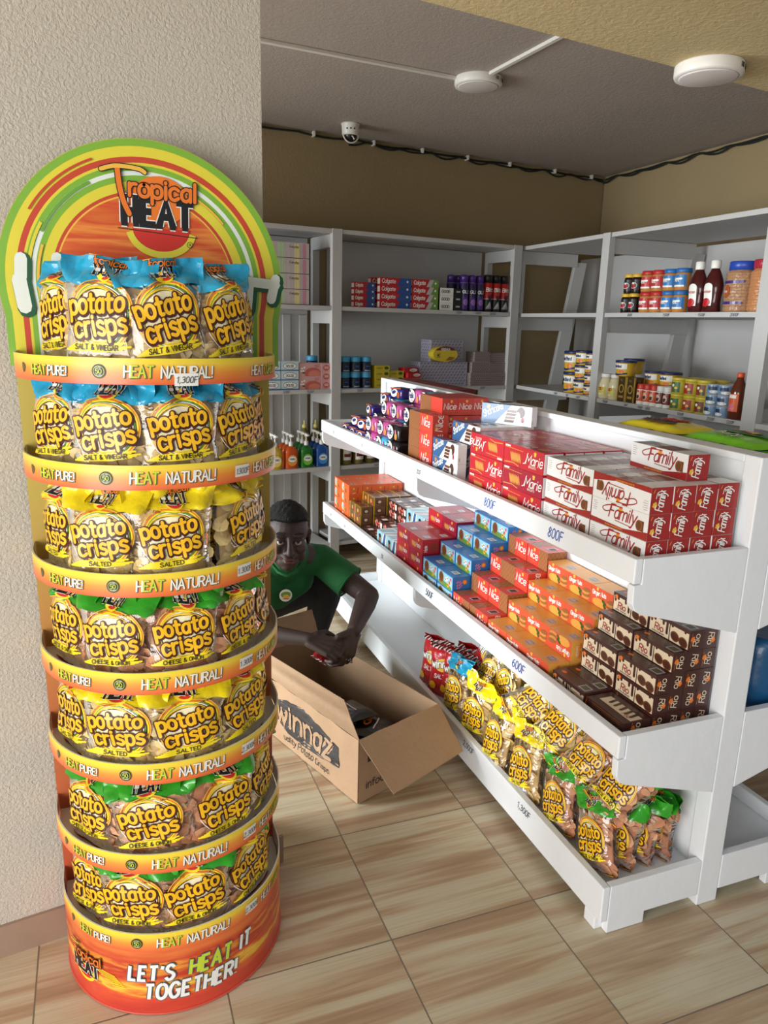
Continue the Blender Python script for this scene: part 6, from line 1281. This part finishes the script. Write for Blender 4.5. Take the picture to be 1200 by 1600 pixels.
# ------------------------------------------------------------ what shows of the other side of the gondola
def pillow(W, D, H, m, art, nm):
    b = MB()
    def f(u, v, s): a_ = max(0, (1 - abs(2 * u - 1) ** 3) * (1 - abs(2 * v - 1) ** 3)) ** .5; return ((u - .5) * W, (v - .5) * D, H / 2 + s * (H / 2 * a_ + .002) + .003 * noise.noise(Vector((u * 9, v * 9, s))))
    b.grid(lambda u, v: f(u, v, 1), 22, 16, m); b.grid(lambda u, v: f(1 - u, v, -1), 22, 16, m); art.emit(b, lambda u, v, o: Vector(f(u / W + .5, v / D + .5, 1)) + Vector((0, 0, o)), base=.003, step=.0004); return b.mesh(nm)
lime = mat('noodle_pack_lime', (120, 200, 30), .3, .05, 20, bump=.4, bscale=30, coat=.4); yel = mat('noodle_pack_yellow', (226, 206, 30), .3, .05, 20, bump=.4, bscale=30, coat=.4); dgn = mat('noodle_print_green', (20, 110, 40), .35)
a = Art(.02); a.disc(.0, .03, .06, .03, cred, 1, 16, 3); a.disc(.0, -.035, .07, .028, mat('noodle_print_brown', (110, 70, 40), .4), 1, 16, 3); a.text('Noodles', 0, -.04, .026, .004, BLK, 3, align='c'); a.text('Spicy', 0, .025, .018, .003, YEL, 3, align='c')
NY = pillow(.25, .17, .042, yel, a, 'yellow_pack')
a = Art(.02); a.disc(.01, .02, .09, .04, dgn, 1, 20, 3); a.disc(.0, .02, .05, .02, mat('noodle_print_brown', (110, 70, 40), .4), 2, 16, 3); a.text('Curry', 0, -.05, .022, .004, WHT, 3, align='c', outline=(.002, dgn)); a.text('Noodles', 0, .01, .02, .003, YEL, 4, align='c')
NG = pillow(.25, .17, .042, lime, a, 'green_pack')
for i in range(5):
    o = place('noodle_pack', NY, (1.60, 1.80, SURF[0] + .005 + i * .0515), -PI / 2 + .02, 'yellow and red noodle packet in the pile behind the spine panel, %s' % (['lowest', 'second', 'third', 'fourth', 'topmost'][i]), 'noodle packet')
    if i < 5: place('noodle_pack', NG, (1.60, 1.52, SURF[0] + .005 + i * .0515), -PI / 2 - .02, 'bright green noodle packet in the nearer pile behind the spine panel, %s' % (['lowest', 'second', 'third', 'fourth', 'topmost'][i]), 'noodle packet')
a = A_(); a.text('BISCUITS', 0, .012, .012, .0016, WHT, 1, align='c'); BX['darkred'] = (carton('darkred', .16, .09, .03, mat('carton_maroon', (120, 26, 26), .4, .05), a, None, None, None), (.16, .09, .03))
for c in range(5):
    for l in range(8):
        if l < 7 or c < 4: place('biscuit_box', BX['darkred'][0], (1.52, 3.55 - .165 * c, SURF[0] + .001 + l * .0305), -PI / 2, 'flat maroon box behind the far spine panel, %s column, %s layer' % (ORD[c], ORD[l]), 'biscuit box', 'flat maroon boxes on the other side')
# large blue bag on the middle shelf of the other side
b = MB(); blm = mat('blue_sack', (20, 84, 128), .35, .1, 12, bump=.5, bscale=18, coat=.3)
b.grid(lambda u, v: (lambda an, z: (.105 * math.cos(an) * (abs(math.cos(an)) ** 4 + abs(math.sin(an)) ** 4) ** -.25 * (1 - .25 * max(0, z * 4 - 3) ** 2), .16 * math.sin(an) * (abs(math.cos(an)) ** 4 + abs(math.sin(an)) ** 4) ** -.25, z * .19 + .004 * noise.noise(Vector((an * 2, z * 5, 3)))))(u * 2 * PI, v), 28, 14, blm, True, True)
b.face(list(range(28)), blm); b.face([14 * 28 + i for i in range(28)], blm)
a = Art(.02); lb2 = mat('blue_sack_line', (90, 150, 180), .4)
for (x0, y0) in ((-.03, .06), (.03, .09), (.0, .03)): a.stroke([(x0 + .024 * math.cos(t_ * PI / 3), y0 + .024 * math.sin(t_ * PI / 3)) for t_ in range(7)], .0016, lb2, 1)
a.emit(b, on_front(0, -.1615), base=.001)
tag(b.build('flour_sack', loc=(1.625, 1.45, SURF[1] + .006)), 'dark blue packet on the middle shelf behind the near post', 'packet')
# ------------------------------------------------------------ the squatting man behind the carton
SKIN = mat('dark_brown_skin', (54, 37, 31), .6, .08, 9, bump=.06, bscale=200); SKIN.node_tree.nodes['Principled BSDF'].inputs['Subsurface Weight'].default_value = 0.04
HAIRM = mat('black_hair', (14, 13, 13), .85, .2, 120, bump=1.0, bscale=320)
SHIRT = mat('green_shirt', (14, 88, 40), .85, .06, 10, bump=.12, bscale=300); PIPE = mat('shirt_piping', (60, 140, 60), .7); TROU = mat('black_trousers', (20, 22, 26), .85, .1, 10, bump=.1, bscale=200)
EYEW = mat('eye_white', (150, 138, 130), .25, .03); EYEB = mat('eye_iris', (24, 14, 10), .1, .05); LIP = mat('lip_brown', (84, 48, 44), .45, .05); SHOE = mat('dark_shoe', (30, 30, 32), .6)
PM = empty('person', (.60, 2.85, 0)); tag(PM, 'man in a green shirt squatting behind the open carton, holding a striped snack packet', 'person')
def voxel(mb, name, vox, smooth=2, parent=PM, extra=None):
    o = mb.build(name, parent); o.location = -Vector(parent.location)
    r = o.modifiers.new('remesh', 'REMESH'); r.mode = 'VOXEL'; r.voxel_size = vox; r.use_smooth_shade = True
    s_ = o.modifiers.new('smooth', 'SMOOTH'); s_.factor = .6; s_.iterations = smooth
    return o
def chain(mb, pts, rad, m, sub=4):
    pts = [Vector(p) for p in pts]; P, R_2 = [], []
    for i in range(len(pts) - 1):
        for k in range(sub):
            t_ = k / sub; P.append(pts[i].lerp(pts[i + 1], t_)); R_2.append(rad[i] + (rad[i + 1] - rad[i]) * t_)
    P.append(pts[-1]); R_2.append(rad[-1])
    mb.tube(P, R_2, m, 14)
    for p, r in zip(pts, rad): mb.sphere(p, r, m, 14, 9)
HCEN = Vector((.603, 2.505, .722))
Fw = Vector((-.13, -.985, -.10)).normalized(); Rt = Fw.cross(Vector((.04, 0, 1))).normalized(); Upv = Rt.cross(Fw).normalized()
HM = Matrix((Rt, -Fw, Upv)).transposed()          # columns: image-right, back, up
def hp(x, y, z): return HCEN + HM @ Vector((x, y, z))
def he(mb, c, r, m): mb.sphere(hp(*c), r, m, 24, 16, HM)
body = MB()
he(body, (0, .012, .030), (.0735, .092, .082), SKIN); he(body, (0, -.012, -.030), (.061, .068, .074), SKIN); he(body, (0, -.050, -.086), (.027, .027, .022), SKIN); he(body, (0, -.03, -.07), (.046, .048, .036), SKIN)
for s in (-1, 1):
    he(body, (s * .040, -.055, -.020), (.023, .024, .020), SKIN); he(body, (s * .031, -.0735, .034), (.025, .012, .0085), SKIN); he(body, (s * .050, -.03, -.055), (.016, .03, .026), SKIN)
    he(body, (s * .0775, .012, -.004), (.009, .020, .031), SKIN); he(body, (s * .0795, .008, .016), (.009, .017, .012), SKIN); he(body, (s * .0135, -.0905, -.0265), (.0095, .012, .0085), SKIN)
    he(body, (s * .0305, -.0665, .0165), (.0195, .0155, .0075), SKIN); he(body, (s * .0305, -.064, -.0035), (.018, .014, .0055), SKIN)
chain(body, [hp(0, -.074, .030), hp(0, -.094, .0), hp(0, -.104, -.020)], [.009, .0095, .0135], SKIN)
he(body, (0, -.080, -.049), (.021, .014, .0065), SKIN); he(body, (0, -.0785, -.0615), (.020, .014, .0078), SKIN); he(body, (0, -.070, -.044), (.028, .016, .012), SKIN)
# neck, torso, hips
NB = Vector((.625, 2.655, .610)); CH = Vector((.60, 2.77, .52)); PV = Vector((.58, 3.08, .33))
chain(body, [hp(0, .045, -.04), NB], [.054, .060], SKIN)
chain(body, [NB, CH, (.585, 2.90, .43), PV], [.065, .125, .115, .13], SKIN)
SHL, SHR = Vector((.775, 2.665, .572)), Vector((.455, 2.70, .580))
chain(body, [SHR, NB, SHL], [.050, .062, .050], SKIN)
ELL, WRL = Vector((.918, 2.515, .462)), Vector((.797, 2.325, .415)); ELR, WRR = Vector((.425, 2.50, .395)), Vector((.632, 2.325, .402))
chain(body, [SHL, SHL.lerp(ELL, .5), ELL], [.049, .046, .040], SKIN); chain(body, [ELL, ELL.lerp(WRL, .25), ELL.lerp(WRL, .7), WRL], [.040, .041, .032, .0255], SKIN)
chain(body, [SHR, SHR.lerp(ELR, .5), ELR], [.047, .043, .036], SKIN); chain(body, [ELR, ELR.lerp(WRR, .25), ELR.lerp(WRR, .7), WRR], [.035, .038, .029, .0235], SKIN)
# legs inside the trousers
KNL, KNR = Vector((.872, 2.855, .447)), Vector((.45, 2.86, .45)); ANL, ANR = Vector((.855, 3.05, .075)), Vector((.45, 3.08, .075)); HPL, HPR = Vector((.68, 3.12, .30)), Vector((.50, 3.12, .30))
for H_, K_, A_2 in ((HPL, KNL, ANL), (HPR, KNR, ANR)):
    chain(body, [H_, K_], [.07, .05], SKIN); chain(body, [K_, K_.lerp(A_2, .3), A_2], [.05, .052, .032], SKIN)
# hands: palm and five bent fingers
def hand(mb, W, d, n, side, curl=(.55, .95, .8), spread=.10, thumb=(.55, .75)):
    d = d.normalized(); n = (n - d * n.dot(d)).normalized(); s = d.cross(n).normalized() * side    # s points towards the thumb
    for off in (-.030, -.010, .010, .029):
        k = W + d * (.088 - abs(off - .005) * .25) + s * off; chain(mb, [W + s * off * .45 + d * .008, k], [.0155, .0118], SKIN, 3)
    for j, off in enumerate((.030, .010, -.011, -.030)):
        L3 = [(.040, .025, .019), (.044, .028, .020), (.041, .026, .019), (.032, .020, .017)][j]
        k = W + d * (.088 - abs(off - .005) * .25) + s * off; ang = 0; P = [k]; dd = (d + s * off * spread * 12).normalized()
        for q in range(3):
            ang += curl[q] * (1 + .12 * j); v = dd * math.cos(ang) - n * math.sin(ang); P.append(P[-1] + v * L3[q])
        chain(mb, P, [.0105, .0092, .0084, .0074], SKIN, 3)
    b0 = W + d * .020 + s * .022; b1 = b0 + (d * .55 + s * .75 - n * .35).normalized() * .042; b2 = b1 + (d * .9 + s * .1 - n * .5).normalized() * .030; b3 = b2 + (d * .85 - s * .3 - n * .5).normalized() * .024
    chain(mb, [b0, b1, b2, b3], [.0165, .0125, .0105, .0088], SKIN, 3)
hand(body, WRL, Vector((-.42, -.42, -.78)), Vector((.55, -.80, .15)), 1, curl=(.35, .75, .6))
hand(body, WRR, Vector((.80, -.52, -.22)), Vector((-.10, -.62, .78)), -1, curl=(.45, .8, .6))
voxel(body, 'body', .0034, 3)
# eyes with iris, set between the lids
for s in (-1, 1):
    b = MB(); c = hp(s * .0305, -.0665, .0065); b.sphere(c, .0125, EYEW, 18, 12)
    look = (Vector((0, 0, 1.46)) - c).normalized(); q = look.to_track_quat('Z', 'Y').to_matrix()
    b.grid(lambda u, v: c + q @ Vector((.0062 * v * math.cos(u * 2 * PI), .0062 * v * math.sin(u * 2 * PI), .0127 * math.sqrt(max(0, 1 - (.0062 * v / .0127) ** 2)))), 14, 2, EYEB, True, True)
    o = b.build('eye', PM); o.location = -Vector(PM.location)
b = MB(); b.sphere(hp(0, -.094, -.0495), (.018, .004, .0042), LIP, 14, 8, HM); b.sphere(hp(0, -.0925, -.0605), (.0165, .004, .0052), LIP, 14, 8, HM); o = b.build('lips', PM); o.location = -Vector(PM.location); o['label'] = 'dark brown lips'
b = MB()
for s in (-1, 1): b.tube([hp(s * (.014 + .012 * i), -.0865 + .0035 * i * i * .55, .040 + .003 * math.sin(i * 1.2)) for i in range(4)], [.0018, .0028, .0026, .0014], HAIRM, 6)
o = b.build('eyebrows', PM); o.location = -Vector(PM.location)
# short curly hair
def hairf(u, v):
    an = u * 2 * PI; ph = v * PI; r = 1 + .045 * noise.noise(Vector((math.cos(an) * 7 * math.sin(ph), math.sin(an) * 7 * math.sin(ph), math.cos(ph) * 7))) + .02 * noise.noise(Vector((math.cos(an) * 22, math.sin(an) * 22, ph * 12)))
    x, y, z = .0815 * math.sin(ph) * math.cos(an), .099 * math.sin(ph) * math.sin(an), .090 * math.cos(ph)
    zmin = .026 + (.0 if y > 0 else 0) - max(0, y) * .9 + .018 * (1 if y < -.03 else 0) * min(1, (-y - .03) * 30)
    z = max(z * r, zmin - .0); k = 1.0 if z > zmin + 1e-6 else .94
    return hp(x * r * k, .016 + y * r * k, .036 + z)
b = MB(); b.grid(hairf, 64, 40, HAIRM, True, True); o = b.build('hair', PM); o.location = -Vector(PM.location)
# shirt with sleeves
sh = MB()
chain(sh, [NB + Vector((.012, -.015, .008)), CH + Vector((0, 0, .0)), (.585, 2.90, .43), PV + Vector((0, -.03, .02))], [.080, .140, .135, .145], SHIRT)
chain(sh, [SHR, NB + Vector((-.0, .02, -.02)), SHL], [.060, .066, .060], SHIRT)
HEML = SHL.lerp(ELL, .60) + Vector((0, 0, -.004)); HEMR = SHR.lerp(ELR, .60)
sh.tube([SHL.lerp(HEML, k / 6) for k in range(7)], [.060 + .001 * k for k in range(7)], SHIRT, 18); sh.tube([SHR.lerp(HEMR, k / 6) for k in range(7)], [.060 + .001 * k for k in range(7)], SHIRT, 18)
chain(sh, [(.545, 2.66, .50), (.60, 2.72, .46), (.68, 2.70, .50)], [.075, .09, .075], SHIRT)
voxel(sh, 'shirt', .006, 3)
b = MB(); dl = (ELL - SHL).normalized(); ql = dl.to_track_quat('Z', 'Y').to_matrix(); cc_ = HEML + dl * .0
b.tube([cc_ + ql @ Vector((.0655 * math.cos(t_ * PI / 16), .0655 * math.sin(t_ * PI / 16), 0)) for t_ in range(33)], .0035, SHIRT, 6)
o = b.build('sleeve_hem', PM); o.location = -Vector(PM.location)
b = MB(); b.tube([hp(-.052, -.012, -.098), hp(-.03, -.045, -.118), hp(0, -.055, -.128), hp(.03, -.04, -.118), hp(.058, .01, -.095)], .006, SHIRT, 8); o = b.build('collar', PM); o.location = -Vector(PM.location)
# badge on the shirt front
b = MB(); a = Art(.02); a.disc(0, 0, .024, .024, WHT, 0, 20); a.disc(0, .004, .019, .012, GRN, 1, 14); a.disc(.0, -.002, .012, .008, GOLD, 2, 10); a.stroke([(-.01, -.012), (.01, -.012)], .003, RED, 1)
bq = Vector((-.1, -.95, .05)).normalized().to_track_quat('Z', 'Y').to_matrix(); bc_ = Vector((.618, 2.592, .467))
a.emit(b, lambda u, v, o: bc_ + bq @ Vector((u, v, o - 12 * (u * u + v * v))), base=.002, step=.0005); o = b.build('badge', PM); o.location = -Vector(PM.location); o['label'] = 'small round white and green shirt badge'
# trousers and shoes
tr_ = MB()
for H_, K_, A_2 in ((HPL, KNL, ANL), (HPR, KNR, ANR)):
    chain(tr_, [H_, K_], [.095, .070], TROU); chain(tr_, [K_, K_.lerp(A_2, .35), A_2], [.070, .068, .050], TROU)
chain(tr_, [(.46, 2.93, .36), (.60, 2.88, .36), (.76, 2.92, .37)], [.10, .10, .085], TROU); chain(tr_, [HPR, PV, HPL], [.10, .13, .10], TROU); chain(tr_, [PV, (.585, 2.93, .37)], [.13, .10], TROU)
voxel(tr_, 'trousers', .007, 3)
for nm, A_2 in (('shoe', ANL), ('shoe', ANR)):
    b = MB(); chain(b, [(A_2.x, A_2.y + .03, .045), (A_2.x, A_2.y - .08, .040), (A_2.x - .005, A_2.y - .165, .032)], [.042, .040, .031], SHOE); o = voxel(b, nm, .005, 2)
# the packet held between his hands
hk_ = bpy.data.objects.new('snack_packet', PKB[0]); COL.objects.link(hk_)
hk_.matrix_world = Matrix.Translation((.785, 2.315, .385)) @ Matrix.Rotation(.35, 4, 'Z') @ Matrix.Rotation(-2.6, 4, 'Y') @ Matrix.Rotation(.1, 4, 'X') @ Matrix.Translation((0, 0, -.03)) @ Matrix.Scale(.52, 4)
tag(hk_, 'black and white striped snack packet held in both hands of the man', 'snack packet')
hk2 = bpy.data.objects.new('snack_packet', PKR[0]); COL.objects.link(hk2)
hk2.matrix_world = Matrix.Translation((.735, 2.345, .385)) @ Matrix.Rotation(.2, 4, 'Z') @ Matrix.Rotation(-2.4, 4, 'Y') @ Matrix.Scale(.50, 4)
tag(hk2, 'dark red snack packet hanging below the hands of the man', 'snack packet')
